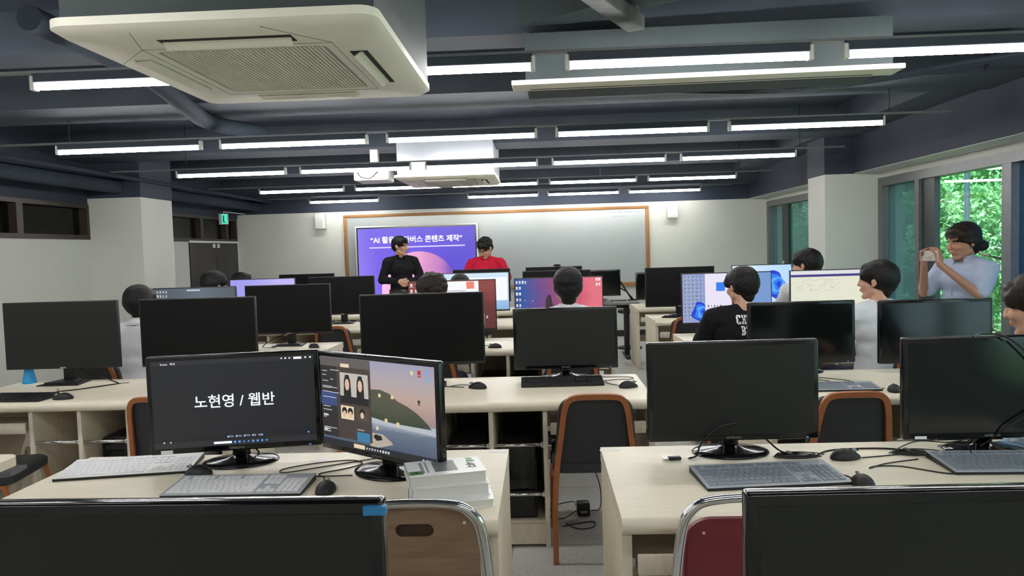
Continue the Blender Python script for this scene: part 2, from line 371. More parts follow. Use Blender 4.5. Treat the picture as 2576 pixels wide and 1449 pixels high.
for ri, y in enumerate(LY):
    for k in range(-4, 2):
        if k == -4 and ri not in (0, 5, 6): continue  # far-left tubes of the rear rows are unseen, added to brighten the left wall
        if ri == 0 and k == -1: continue
        if ri == 4 and k == -2: continue
        if ri >= 5 and k in (-1,): continue
        x = X0+(k+.5)*P_
        if ri == 0 and k == -3: x = X0+(-2.5)*P_-.05
        if ri == 0 and k == 1: pass
        # visible row lengths follow the photograph: three to five tubes in line
        place(lamp0, USED, (x, y, LZ), 0, 'lit white tube lamp, %s of the %s' % (words_[k], rown[ri]), 'linear ceiling lamps')
    if ri == 0: place(lamp0, USED, (X0+(-.5)*P_-.0, y, LZ), 0, 'lit white tube lamp of the front row, half hidden by the large air conditioner', 'linear ceiling lamps')
    # right column beyond the last gap
    if ri not in (5, 6):
        x = X0+2.5*P_
        if ri == 0: place(lamp0, USED, (X0+2.5*P_, y, LZ), 0, 'lit white tube lamp at the right end of the front row', 'linear ceiling lamps')
    tr = cbox('light_track', -4.4, 3.04, y-.016, y+.016, LZ+.060, LZ+.073, M_ALU, None)
    tag(tr, 'thin grey lighting track carrying the %s of tubes' % rown[ri], 'track', 'lighting tracks')
    for sx in (-3.6, 2.6):
        bmx = bmesh.new(); box(bmx, sx-.003, sx+.003, y-.003, y+.003, LZ+.08, ZC if not any(a < y < b for a, b in ((3.95, 4.22), (5.25, 5.85), (7.75, 8.25), (9.95, 10.4))) else 2.62); fin('hanger', bmx, M_BLKM, tr)

# ---------------------------------------------------------------- air conditioners
def ac_unit(name, label, cx, cy, z, wx, wy, bodym, open_right=True):
    t = thing(name, label, 'air conditioner', (cx, cy, z))
    bm = bmesh.new(); hx, hy = wx/2, wy/2
    o_ = rrect(-hx, hx, -hy, hy, .06, 5); i_ = rrect(-hx+.03, hx-.03, -hy+.03, hy-.03, .05, 5); g = rrect(-hx*.56, hx*.56, -hy*.56, hy*.56, .02, 5)
    def ring(pts, zz): return [bm.verts.new((p[0], p[1], zz)) for p in pts]
    R_ = [ring(o_, .045), ring(o_, .02), ring(i_, 0), ring(g, 0), ring(g, .02)]
    for a, b in zip(R_, R_[1:]):
        for k in range(len(a)): bm.faces.new((a[k], a[(k+1) % len(a)], b[(k+1) % len(a)], b[k]))
    bm.faces.new(R_[0]); bmesh.ops.recalc_face_normals(bm, faces=bm.faces)
    p = fin('panel', bm, M_CREAMP, t, smooth=True)
    cbox('body', -hx+.04, hx-.01, -hy+.03, hy-.03, .045, min(ZC-z, .5), bodym, t)
    cbox('grille_backing', -hx*.55, hx*.55, -hy*.55, hy*.55, .018, .022, M_SLOT, t)
    gm = bpy.data.meshes.new('slat'); b2 = bmesh.new(); box(b2, -.0036, .0036, -hy*.545, hy*.545, .0, .014); b2.to_mesh(gm); b2.free()
    n = 38
    for k in range(n):
        s = link('slat', gm, M_CREAMP if k == 0 else None, t); s.location = (-hx*.54+(k+.5)*hx*1.08/n, 0, .001)
    for k in range(3): cbox('grille_bar', -hx*.55, hx*.55, -hy*.5+k*hy*.5-.004+hy*0, -hy*.5+k*hy*.5+.004, .010, .018, M_CREAMP, t)
    for side, op in ((0, True), (1, open_right), (2, False), (3, False)):
        rot = Matrix.Rotation(side*PI/2, 4, 'Z'); dd = hy if side % 2 == 0 else hx; ll = (hx if side % 2 == 0 else hy)*.42
        bm = bmesh.new(); box(bm, -ll, ll, -dd*.80, -dd*.68, -.0015, .004, mtx=rot); sl = fin('outlet', bm, M_SLOT if op else M_CREAMP, t)
        bm = bmesh.new()
        mm = rot @ Matrix.Translation((0, -dd*.74, -.006)) @ Matrix.Rotation(math.radians(-35 if op else 0), 4, 'X')
        box(bm, -ll*.97, ll*.97, -.022 if op else -.03, .022 if op else .03, -.003, .003, .002, mtx=mm); fin('flap', bm, M_CREAMP, t)
    for a, b in (((-hx+.02, -hy*.3), (-hx*.62, -hy*.62)), ((hx*.3, -hy+.02), (hx*.62, -hy*.62)), ((hx*.62, -hy*.62), (hx*.62, hy*.62)), ((-hx*.62, -hy*.62), (hx*.62, -hy*.62)), ((-hx*.62, -hy*.62), (-hx*.62, hy*.62)), ((-hx*.62, hy*.62), (hx*.62, hy*.62)), ((-hx*.5, -hy+.03), (-hx*.62, -hy*.62))):
        ctube('seam', [(a[0], a[1], 0), (b[0], b[1], 0)], .0012, M_ALU, t, n=4, sm=0)
    return t
ac_unit('air_conditioner', 'large cream four-way ceiling air conditioner hanging nearest the camera', -.96, 2.75, 2.18, 1.0, 1.12, W_GREY)
ac_unit('air_conditioner', 'smaller-looking far ceiling air conditioner with white body beside the projector', -.97, 8.25, 2.255, 1.05, 1.15, mat('white_ac_body', rgb(205, 210, 222), .5), True)
t = thing('air_conditioner', 'long slim cream ceiling air unit behind the front lamps', 'air conditioner', (.85, 3.9, 2.33), math.radians(-1.5))
bm = bmesh.new(); box(bm, -.97, .97, -.10, .06, 0, .025, .004); fin('panel', bm, M_CREAMP, t)
bm = bmesh.new(); box(bm, -.88, .86, .02, .028, -.002, .004); fin('slot', bm, M_SLOT, t)
cbox('body', -.90, .93, -.05, .4, .025, .27, W_GREY, t)
# projector
t = thing('projector', 'white ceiling projector hanging left of the far air conditioner', 'projector', (-1.74, 7.85, 2.26))
cbox('housing', -.19, .17, -.08, .28, 0, .12, M_WHITEP, t, bev=.02)
cbox('vent', -.15, .1, -.084, -.075, .03, .09, M_ALU, t); cbox('bracket', -.04, .04, .06, .14, .12, .58, M_WHITEP, t)
bm = bmesh.new(); lathe(bm, [(.035, 0), (.04, .03), (.03, .035)], 16); 
for v in bm.verts: v.co = Vector((v.co.x-.08, .28+v.co.z, .06+v.co.y))
fin('lens', bm, M_BLKG, t)
ctube('cord', [(-.15, -.09, .12), (-.12, -.10, .05), (-.02, -.1, .02), (.06, -.1, .08), (.12, -.05, .15)], .004, M_CORD, t)
tag(ctube('conduit', [(-1.95, 11.0, 2.86), (-1.94, 10.95, 2.44), (-.6, 10.95, 2.44), (.9, 10.95, 2.44), (.91, 11, 2.86)], .012, M_ALU, n=6, sm=0), 'thin pale conduit across the ceiling in front of the fifth lamp row', 'pipe')

# exit sign
t = thing('exit_sign', 'small green lit exit sign hanging above the double door', 'sign', (-4.93, 11.5, 2.02))
cbox('housing', -.07, .07, -.02, .02, 0, .17, M_WHITEP, t, bev=.004)
g = cbox('light_panel', -.02, .064, -.024, -.019, .01, .16, glow('exit_green', (70, 225, 190), 1.0), t)
bm = bmesh.new(); prism(bm, [(.0, .03), (.03, .03), (.045, .03), (.045, .04), (.02, .04), (.02, .14), (.0, .14)], -.0265, -.0245, 'XZ'); fin('pictogram', bm, glow('exit_white', (10, 90, 60), .5), g)
ctube('conduit', [(0, 0, .17), (0, 0, .2), (.0, .85, .2)], .008, M_WHITEP, t, n=6, sm=0)

# ---------------------------------------------------------------- front wall fittings
t = thing('whiteboard', 'long wood-framed whiteboard across the front wall', 'whiteboard', (0, YF, 0))
x0, x1, z0, z1 = -3.27, 1.80, .85, 2.15
cbox('board', x0+.05, x1-.05, -.035, -.005, z0+.04, z1-.04, M_BOARD, t)
for nm, a in (('frame_rail', (x0, x1, -.05, -.003, z1-.05, z1)), ('frame_rail', (x0, x1, -.05, -.003, z0, z0+.05)), ('frame_stile', (x0, x0+.06, -.05, -.003, z0+.05, z1-.05)), ('frame_stile', (x1-.06, x1, -.05, -.003, z0+.05, z1-.05))):
    cbox(nm, *a, M_WOODF, t, bev=.004)
cbox('pen_tray', x0, x1, -.11, -.05, z0-.01, z0+.02, M_WOODF, t, bev=.004)
bm = bmesh.new()
rr = random.Random(3)
for row, (xs, xe, zz) in enumerate(((1.17, 1.66, 2.055), (1.2, 1.45, 1.985))):
    x = xs
    while x < xe:
        w = rr.uniform(.008, .02); h = rr.uniform(.008, .022); tube(bm, [(x, -.0362, zz-h/2), (x+w*.5, -.0362, zz+h/2), (x+w, -.0362, zz-h*.2)], .0016, 4, 3); x += w+rr.choice((.008, .012, .03))
fin('writing', bm, mat('marker_ink', rgb(60, 70, 90), .6), t)
# big display
t = thing('wall_display', 'large white-framed display with a purple slide in front of the whiteboard', 'display', (-2.03, 12.2, 0))
hw = 1.015; zt, zb = 1.95, .64
cbox('housing', -hw, hw, -.0, .06, zb, zt, M_WHITEP, t, bev=.008)
cbox('bezel', -hw+.025, hw-.025, -.006, .002, zb+.04, zt-.025, M_BLKG, t)
sx0, sx1, sz0, sz1 = -hw+.045, hw-.045, zb+.06, zt-.045
sc_ = cbox('screen', sx0, sx1, -.009, -.004, sz0, sz1, screen_mat('slide_purple', [(0, (150, 130, 240)), (.25, (112, 90, 225)), (.7, (92, 70, 215)), (1, (84, 66, 205))], 'X', .95, diag=.15), t)
text('title', '\u201cAI 활용 메타버스 콘텐츠 제작\u201d', .117, sc_, (0.0, -.0105, zt-.245), FACE, glow('slide_white', (250, 250, 255), 1.0), bold=.003)
cbox('underline', -.78, .80, -.0112, -.0092, zt-.372, zt-.350, glow('slide_line', (205, 195, 250), 1.0), sc_)
bm = bmesh.new(); cxp, czp, rp_ = .03, .88, .63
P = [(cxp+rp_*math.cos(math.radians(a)), czp+rp_*math.sin(math.radians(a))) for a in range(0, 360, 5)]
P = [(x, max(z, sz0+.001)) for x, z in P]; P = [p for p in P if sx0 < p[0] < sx1]
prism(bm, P, -.0115, -.0095, 'XZ'); fin('planet', bm, screen_mat('planet_pink', [(0, (245, 195, 235)), (.55, (232, 160, 205)), (.85, (190, 120, 190)), (1, (120, 80, 180))], 'X', .95, noise_amt=.15, nscale=4), sc_)
for s in (-1, 1):
    cbox('leg', s*.55-.03, s*.55+.03, .02, .08, .03, zb+.1, M_WHITEP, t); cbox('foot', s*.55-.04, s*.55+.04, -.25, .16, 0, .04, M_WHITEP, t, bev=.01)
for x, lb in ((-3.65, 'white box speaker on the wall left of the whiteboard'), (2.18, 'white box speaker on the wall right of the whiteboard')):
    s = thing('wall_speaker', lb, 'speaker', (x, YF, 1.93))
    cbox('housing', -.085, .085, -.11, 0, 0, .25, M_WHITEP, s, bev=.012); cbox('grille', -.07, .05, -.114, -.108, .015, .235, mat('speaker_cloth', rgb(205, 206, 203), .8), s)

# ================================================================ FURNITURE
DZ = .745
def make_desk():
    t = thing('computer_desk', 'x', 'desk')
    w = 1.62; h = w/2
    # origin: centre of the front (near) edge on the floor; depth .75 towards +y
    pr = [(.75, DZ), (.02, DZ)] + [(.022-.022*math.sin(a), DZ-.025+.025*math.cos(a)) for a in [PI*k/8 for k in range(1, 8)]] + [(.02, DZ-.05), (.75, DZ-.05)]
    bm = bmesh.new(); prism(bm, pr, -h, h, 'YZ'); fin('desktop', bm, M_DESK, t, smooth=True)
    for s in (-1, 1): cbox('end_panel', s*h-(.0 if s < 0 else .03), s*h+(.03 if s < 0 else 0), .03, .73, 0, DZ-.05, M_DESKS, t, bev=.003)
    for x in (-.27, 0, .27): cbox('divider', x-.012, x+.012, .03, .70, .0, DZ-.05, M_DESKS, t, bev=.003)
    for a, b in ((-.258, -.012), (.012, .258)):
        cbox('shelf', a, b, .06, .70, .115, .133, M_DESKS, t); cbox('kick_board', a, b, .045, .06, .015, .118, M_DESKS, t)
        for z in (.27, .52): 
            bm = bmesh.new(); tube(bm, [(a, .045, z), (b, .045, z)], .009, 10, 0); tube(bm, [(b-.012, .045, z), (b, .045, z)], .015, 10, 0); fin('rail', bm, M_CHROME, t, smooth='all')
        cbox('back_panel', a, b, .70, .715, .1, DZ-.05, M_DESKS, t)
    for s in (-1, 1):
        a, b = (s*.283, s*(h-.03)) if s > 0 else (s*(h-.03), s*.283)
        d = cbox('keyboard_drawer', a+.014, b-.014, .03, .40, .575, .59, M_DESKS, t)
        cbox('drawer_front', a+.014, b-.014, .02, .036, .575, .635, M_DESKS, d, bev=.004)
        for xx in (a+.005, b-.005): cbox('runner', xx-.007, xx+.007, .06, .40, .585, .61, M_STEEL, d)
        cbox('modesty_panel', a, b, .70, .715, .45, DZ-.05, M_DESKS, t); cbox('stretcher', a, b, .69, .71, .26, .34, M_DESKS, t)
    for x in (-.42, .42):
        bm = bmesh.new(); lathe(bm, [(.03, 0), (.03, .003), (.022, .004)], 16, c=(x, .66, DZ-.0005)); fin('cable_grommet', bm, M_STEEL, t)
    return t
desk0 = make_desk()
DESKS = [(-.95, 2.03, 'cream desk in front on the left with two lit monitors and the books'), (1.015, 2.03, 'cream desk in front on the right with two black monitors'),
         (-.27, 3.63, 'cream desk in the middle of the second row, with a black keyboard under one monitor'), (-2.53, 3.88, 'cream desk at the far left of the second row by the wall'), (1.91, 3.60, 'cream desk at the right of the second row with a grey keyboard'),
         (-.27, 5.58, 'cream desk in the middle of the third row'), (-2.53, 5.58, 'cream desk at the left of the third row'), (1.91, 5.56, 'cream desk at the right of the third row, behind the black jersey'),
         (-.27, 7.42, 'cream desk in the middle of the fourth row'), (-2.53, 7.42, 'cream desk at the left of the fourth row'), (1.93, 7.38, 'cream desk at the right of the fourth row'),
         (-.27, 8.95, 'cream desk in the middle of the fifth row'), (-2.53, 8.95, 'cream desk at the left of the fifth row'), (1.95, 8.95, 'cream desk at the right of the fifth row, nearest the whiteboard'),
         (-.95, .42, 'cream desk nearest the camera, left of the aisle'), (1.1, .42, 'cream desk nearest the camera, right of the aisle')]
for x, y, lb in DESKS: place(desk0, USED, (x, y, 0), 0, lb, 'two-seat computer desks')
for x, y, lb in ((-.18, 2.75, 'small white name sticker on the far corner of the left front desk'), (.235, 2.735, 'small white name sticker on the far corner of the right front desk')):
    tag(cbox('sticker', x-.035, x+.035, y-.012, y+.012, DZ, DZ+.0008, M_LABEL), lb, 'sticker')

# ---- computers standing in the desk bays
def make_pc():
    t = thing('computer_tower', 'x', 'computer')
    cbox('case', -.09, .09, -.20, .20, 0, .38, M_BLKM, t, bev=.006)
    cbox('front_panel', -.088, .088, -.212, -.198, .005, .375, M_BLKG, t, bev=.006)
    bm = bmesh.new()
    for k in range(5): box(bm, .05, .062, -.2145, -.211, .12+k*.03, .135+k*.03)
    fin('port', bm, M_SLOT, t)
    cbox('disc_drive', -.07, .07, -.2145, -.211, .31, .335, M_BLKM, t)
    return t
pc0 = make_pc()
for x, y, lb in ((-.405, 3.92, 'black computer tower in the left bay of the middle second-row desk'), (-.14, 3.92, 'black computer tower in the right bay of the middle second-row desk'), (-2.40, 4.25, 'black computer tower in the right bay of the far left second-row desk'),
                 (-.405, 5.87, 'black computer tower, left bay, middle third-row desk'), (-.14, 5.87, 'black computer tower, right bay, middle third-row desk'), (1.78, 5.85, 'black computer tower, left bay, right third-row desk'),
                 (-1.09, 2.32, 'black computer tower, left bay, left front desk'), (1.15, 2.32, 'black computer tower, right bay, right front desk'), (-2.67, 5.87, 'black computer tower, left bay, left third-row desk')):
    place(pc0, USED, (x, y, .134), 0, lb, 'computer towers in the desk bays')
# black boards added to stand in for the darkness inside the middle desk's bays
for x in (-.405, -.14): tag(cbox('bay_shade_board', x-.115, x+.115, 4.30, 4.31, .14, .69, M_BLKM), 'added black board darkening the %s bay of the middle second-row desk' % ('left' if x < -.3 else 'right'), 'board')

# ---- monitors --------------------------------------------------
def monitor(kind, scr, name='monitor', logo=True):
    t = thing(name, 'x', 'monitor')
    if kind == 'wide':   # 32 inch, thin bezel
        w, h, z0 = .724, .418, .097
        bm = bmesh.new(); box(bm, -w/2, w/2, -.03, -.005, z0, z0+h, .003); box(bm, -w/2+.12, w/2-.12, -.006, .03, z0+.05, z0+h-.06, .012); fin('housing', bm, M_BLKM, t, smooth=True)
        s = cbox('screen', -w/2+.007, w/2-.007, -.0315, -.029, z0+.016, z0+h-.007, scr, t)
        bm = bmesh.new(); box(bm, -.035, .035, .02, .055, .01, z0+.2, .006); fin('neck', bm, M_BLKM, t, smooth=True)
        bm = bmesh.new(); prism(bm, [(-.13, -.10), (.13, -.10), (.10, .10), (-.10, .10)], 0, .007, 'XY'); prism(bm, [(-.10, -.07), (.10, -.07), (.06, .07), (-.06, .07)], .007, .018, 'XY'); fin('base', bm, M_BLKM, t)
        if logo: cbox('logo', -.018, .018, -.0318, -.0300, z0+.003, z0+.011, M_LOGO, t)
        t['_scr'] = 0
    else:                # 24/27 inch gloss bezel, oval glossy foot
        w, h, z0 = .60, .355, .055
        bm = bmesh.new(); box(bm, -w/2, w/2, -.03, .0, z0, z0+h, .006, 3); box(bm, -w/2+.08, w/2-.08, -.001, .028, z0+.04, z0+h-.05, .012); fin('housing', bm, M_BLKG, t, smooth=True)
        s = cbox('screen', -w/2+.017, w/2-.017, -.0312, -.029, z0+.022, z0+h-.018, scr, t)
        bm = bmesh.new(); tube(bm, [(0, .04, .012), (0, .03, .05), (0, .022, .12), (0, .02, .17)], lambda q: .034-.010*q, 14, 6); fin('neck', bm, M_BLKG, t, smooth='all')
        bm = bmesh.new(); lathe(bm, [(1, 0), (1, .004), (.97, .008), (.8, .013), (.4, .019), (.22, .026), (0.12, .034)], 36, .137, .102, (0, .02, 0)); fin('base', bm, M_BLKG, t, smooth=True)
        if logo:
            text('logo', 'SAMSUNG', .0115, t, (0, -.0303, z0+.011), FACE, M_LOGO)
            cbox('power_light', w/2-.045, w/2-.038, -.0308, -.0295, z0+.006, z0+.009, glow('led_blue', (80, 110, 255), 2.0) if 'led_blue' not in bpy.data.materials else bpy.data.materials['led_blue'], t)
    return t
wide0 = monitor('wide', M_OFFB); widegrey0 = monitor('wide', M_OFFA); sam0 = monitor('sam', M_OFFA); samk0 = monitor('sam', M_OFFG)
wide0.name = 'monitor_a'; widegrey0.name = 'monitor_b'; sam0.name = 'monitor_c'; samk0.name = 'monitor_d'
OFFM = []
def off(proto, x, y, lb, rz=0, grp=None, dz=0):
    o = place(proto, USED, (x, y, DZ+dz), rz, lb, grp); OFFM.append(o); return o
off(sam0, .665, 2.66, 'black switched-off monitor on the right front desk, nearest the aisle', math.radians(1), 'switched-off monitors')
A4 = off(samk0, 1.535, 2.62, 'black switched-off monitor at the right end of the front desk, a cable hanging over it', 0, 'switched-off monitors')
off(widegrey0, -2.985, 4.52, 'large dark grey monitor at the far left of the second row beside the wall', math.radians(.5), 'switched-off monitors')
off(wide0, -2.11, 4.50, 'large black monitor, second from left in the second row, in front of white shirt', 0, 'switched-off monitors')
off(wide0, -.70, 4.32, 'large black monitor behind the tilted beach-wallpaper monitor', math.radians(1), 'switched-off monitors')
off(sam0, .13, 4.31, 'smaller black monitor standing behind the black keyboard in the middle', 0, 'switched-off monitors')
off(samk0, 1.47, 4.30, 'black monitor in front of the black jersey', 0, 'switched-off monitors')
off(samk0, 2.165, 4.20, 'dark monitor in front of the standing woman, reflecting green', math.radians(-3), 'switched-off monitors')
off(wide0, -2.13, 6.19, 'black monitor at the left third-row desk with its stand visible', 0, 'switched-off monitors')
off(wide0, -2.17, 8.04, 'black monitor left of the man in black, fourth row', 0, 'switched-off monitors')
off(wide0, .165, 7.97, 'black monitor behind the space-wallpaper monitor, fourth row', 0, 'switched-off monitors')
off(wide0, 1.46, 7.93, 'black monitor at the right of the fourth row below the whiteboard corner', 0, 'switched-off monitors')
off(wide0, -3.03, 9.55, 'black monitor top showing at the left of the fifth row', 0, 'switched-off monitors')
off(wide0, -.75, 9.4, 'black monitor in front of the man in red', 0, 'switched-off monitors', 0)
e4 = off(wide0, .167, 9.6, 'black monitor with a webcam on top, fifth row', 0, 'switched-off monitors')
off(samk0, 1.51, 9.6, 'small black monitor at the right of the fifth row beside the aisle', 0, 'switched-off monitors')
off(samk0, .77, 10.12, 'black monitor on the grey standing desk', 0, 'switched-off monitors', .03)
Z1 = off(sam0, -.53, 1.05, 'black monitor nearest the camera at bottom left, blue tape on its corner', math.radians(-1.2), 'switched-off monitors')
Z2 = off(sam0, .573, 1.05, 'black monitor nearest the camera at bottom right', math.radians(.8), 'switched-off monitors')
for o in list(bpy.data.objects):
    if o.parent is None and o.name.startswith('monitor_'): o.name = 'monitor'
# webcam
t = thing('webcam', 'small black webcam clipped on top of a fifth-row monitor', 'webcam', (.21, 9.59, 1.26))
cbox('body', -.045, .045, -.02, .015, .004, .03, M_BLKM, t, bev=.008); cbox('clip', -.02, .02, -.035, .01, -.01, .006, M_BLKM, t); 
bm = bmesh.new(); lathe(bm, [(.010, 0), (.010, .004)], 12)
for v in bm.verts: v.co = Vector((v.co.x, -.02-v.co.z, .017+v.co.y))
fin('lens', bm, M_BLKG, t)

# ---- lit monitors with what they show -------------------------------------
def patch(scr_o, name, W, H, z0, u0, u1, v0, v1, m, layer=1):
    """flat coloured area of the picture on a screen; u from left, v from top"""
    return cbox(name, -W/2+u0*W, -W/2+u1*W, -.0316-.0006*layer, -.0312-.0006*(layer-1), z0+H-v1*H, z0+H-v0*H, m, scr_o)
def polyp(scr_o, name, W, H, z0, pts, m, layer=1):
    bm = bmesh.new(); prism(bm, [(-W/2+u*W, z0+H-v*H) for u, v in pts], -.0316-.0006*layer, -.0312-.0006*(layer-1), 'XZ'); return fin(name, bm, m, scr_o)
def icons(scr_o, name, W, H, z0, cells, m, layer=2, s=.02, seed=1, label_bar=True):
    rr = random.Random(seed); bm = bmesh.new(); yb = -.0316-.0006*layer
    for u, v in cells:
        x = -W/2+u*W; z = z0+H-v*H; a = s*(.35+.2*rr.random())
        box(bm, x-a, x+a, yb, yb+.0006, z-a, z+a)
        if label_bar: box(bm, x-s*.6, x+s*.6, yb, yb+.0006, z-s*1.0, z-s*.75)
    o_ = fin(name, bm, m, scr_o); o_['kind'] = 'stuff'; return o_
G_WHITE = glow('lit_white', (240, 242, 248), .95); G_ICON = glow('lit_icon', (215, 215, 225), .8); G_DK = glow('lit_dark_grey', (38, 40, 46), .9); G_DK2 = glow('lit_black_grey', (26, 27, 31), .9)
G_MID = glow('lit_mid_grey', (92, 94, 100), .9); G_BLU = glow('lit_blue', (40, 120, 235), .95); G_BLD = glow('lit_blue_dark', (25, 60, 200), .95); G_LB = glow('lit_light_blue', (95, 165, 245), .95)
G_CRM = glow('lit_cream', (235, 215, 180), .85); G_BRN = glow('lit_brown', (70, 60, 58), .85); G_BRN2 = glow('lit_brown_light', (98, 92, 92), .85); G_SKIN = glow('lit_skin', (226, 190, 165), .85); G_HAIR = glow('lit_hair', (30, 26, 26), .85)
SW, SH, SZ = .566, .315, .077        # gloss monitor picture area
WW, WH, WZ = .710, .395, .113        # wide monitor picture area
def lit(kind, scr, x, y, lb, rz=0):
    t = monitor(kind, scr); t.location = (x, y, DZ); t.rotation_euler = (0, 0, rz); t['label'] = lb; t['group'] = 'switched-on monitors'
    return t, [c for c in t.children if c.name.startswith('screen')][0]
# A1 : dark slide with Korean text
t, s = lit('sam', glow('slide_dark', (26, 28, 34), .95), -1.125, 2.66, 'lit monitor showing white Korean words on a dark screen', math.radians(10))
text('caption', '노현영 / 웹반', .052, s, (.0, -.0325, SZ+SH*.505), FACE, G_WHITE, bold=.0006)
patch(s, 'title_bar', SW, SH, SZ, 0, 1, 0, .05, G_DK, 1); patch(s, 'toolbar', SW, SH, SZ, 0, 1, .875, .935, G_DK2, 1); patch(s, 'task_bar', SW, SH, SZ, 0, 1, .935, 1, G_DK, 1)
patch(s, 'search_box', SW, SH, SZ, .36, .47, .952, .978, G_WHITE, 2)
text('window_title', 'Zoom   회의', .010, s, (-.25, -.0335, SZ+SH*.965), FACE, G_WHITE, align='LEFT')
icons(s, 'icons', SW, SH, SZ, [(.49+k*.028, .965) for k in range(8)]+[(.45, .90), (.50, .90), (.55, .90), (.60, .90), (.66, .90), (.95, .90)], G_LB, 3, .0065, 2, False)
icons(s, 'icons', SW, SH, SZ, [(.80+k*.025, .025) for k in range(3)]+[(.95, .025), (.98, .025), (.06, .93), (.10, .93)], G_WHITE, 3, .006, 3, False)
patch(s, 'share_button', SW, SH, SZ, .875, .925, .015, .04, G_WHITE, 3)
text('menu_text', '오디오   비디오   참가자   채팅   공유', .008, s, (0.03, -.0338, SZ+SH*.10), FACE, G_ICON)
cbox('energy_label', -.262, -.222, -.0318, -.0300, .058, .070, M_LABEL, t)
# A2 : beach wallpaper, browser window at left
t, s = lit('sam', screen_mat('beach_sky', [(0, (70, 84, 104)), (.35, (140, 130, 140)), (.5, (176, 150, 142)), (.62, (190, 165, 152)), (.8, (180, 168, 172)), (1, (160, 160, 184))], 'Z', .85), -.555, 2.50, 'lit monitor turned sideways showing a beach at dusk and a web page', math.radians(-36))
polyp(s, 'sea', SW, SH, SZ, [(0, .62), (1, .62), (1, 1), (0, 1)], screen_mat('sea_grey', [(0, (66, 80, 98)), (.4, (84, 98, 118)), (.8, (105, 118, 138)), (1, (175, 185, 195))], 'Z', .85, noise_amt=.2, nscale=12), 1)
polyp(s, 'island', SW, SH, SZ, [(.4, .64), (.4, .33), (.46, .31), (.55, .30), (.63, .33), (.70, .40), (.78, .44), (.86, .50), (.93, .58), (.97, .64)], screen_mat('island_green', [(0, (40, 54, 46)), (.5, (60, 72, 56)), (1, (84, 86, 72))], 'Z', .8, noise_amt=.9, nscale=9), 2)
polyp(s, 'surf', SW, SH, SZ, [(.4, .60), (.6, .635), (1, .66), (1, .70), (.7, .68), (.4, .66)], glow('surf', (190, 196, 202), .8), 3)
polyp(s, 'sandbar', SW, SH, SZ, [(.45, .78), (.56, .78), (.63, .84), (.65, .87), (.55, .92), (.45, .96)], glow('sand', (190, 178, 165), .8), 3)
polyp(s, 'rock', SW, SH, SZ, [(.48, .82), (.50, .79), (.55, .80), (.56, .84), (.51, .86)], G_HAIR, 4)
patch(s, 'web_page', SW, SH, SZ, 0, .47, 0, .90, G_BRN, 4); patch(s, 'side_bar', SW, SH, SZ, 0, .155, .10, .90, glow('lit_side', (46, 42, 44), .85), 5); patch(s, 'banner', SW, SH, SZ, 0, .155, .40, .55, glow('lit_navy', (60, 80, 130), .8), 6); patch(s, 'header', SW, SH, SZ, 0, .47, 0, .10, G_BRN2, 5)
patch(s, 'search_pill', SW, SH, SZ, .20, .28, .06, .10, G_CRM, 6)
patch(s, 'photo', SW, SH, SZ, .19, .45, .16, .42, glow('lit_beige', (196, 190, 182), .85), 6); patch(s, 'photo_caption', SW, SH, SZ, .19, .45, .42, .50, G_DK2, 7)
for cu in (.26, .38):
    polyp(s, 'portrait_hood', SW, SH, SZ, [(cu-.035, .42), (cu-.03, .25), (cu-.015, .18), (cu+.015, .18), (cu+.03, .25), (cu+.035, .42)], G_HAIR, 7); polyp(s, 'portrait_face', SW, SH, SZ, [(cu+.02*math.cos(a), .29+.065*math.sin(a)) for a in [k*PI/6 for k in range(12)]], G_SKIN, 8)
patch(s, 'photo', SW, SH, SZ, .19, .31, .53, .68, G_CRM, 6); patch(s, 'photo', SW, SH, SZ, .335, .45, .53, .68, glow('lit_umber', (84, 72, 66), .8), 6); patch(s, 'photo', SW, SH, SZ, .335, .45, .80, .90, glow('lit_teal', (60, 130, 170), .8), 6)
for cu, vv in ((.225, .60), (.28, .60), (.39, .59)):
    polyp(s, 'portrait_hair', SW, SH, SZ, [(cu+.024*math.cos(a), vv-.01+.045*math.sin(a)) for a in [k*PI/6 for k in range(12)]], G_HAIR, 7); polyp(s, 'portrait_face', SW, SH, SZ, [(cu+.016*math.cos(a), vv+.02+.036*math.sin(a)) for a in [k*PI/6 for k in range(12)]], G_SKIN, 8)
rr = random.Random(5); bm = bmesh.new()
for k in range(46):
    u = rr.choice((.02, .02, .10, .20, .34)); v = rr.uniform(.12, .87); ww = rr.uniform(.02, .09)
    if (.19 < u < .46 and (v < .70 or .8 < v < .9 and u > .3)): continue
    box(bm, -SW/2+u*SW, -SW/2+(u+ww)*SW, -.0364, -.0358, SZ+SH-v*SH, SZ+SH-v*SH+.0022)
fin('text_lines', bm, G_ICON, s)['kind'] = 'stuff'
patch(s, 'task_bar', SW, SH, SZ, 0, 1, .93, 1, G_DK, 5); patch(s, 'search_box', SW, SH, SZ, .30, .40, .94, .985, G_CRM, 6)
icons(s, 'icons', SW, SH, SZ, [(.42+k*.024, .965) for k in range(9)]+[(.90, .965), (.93, .965)], G_ICON, 6, .008, 4, False)
icons(s, 'icons', SW, SH, SZ, [(.55, .36), (.66, .36), (.60, .62), (.70, .64), (.52, .72), (.83, .08)], glow('lit_folder', (225, 205, 160), .9), 6, .012, 5, False)
icons(s, 'icons', SW, SH, SZ, [(.88, .37)], G_DK, 6, .010, 6); icons(s, 'icons', SW, SH, SZ, [(.89, .07)], glow('lit_redicon', (190, 40, 50), .9), 6, .014, 6); icons(s, 'icons', SW, SH, SZ, [(.95, .06), (.96, .12)], G_LB, 6, .010, 7)
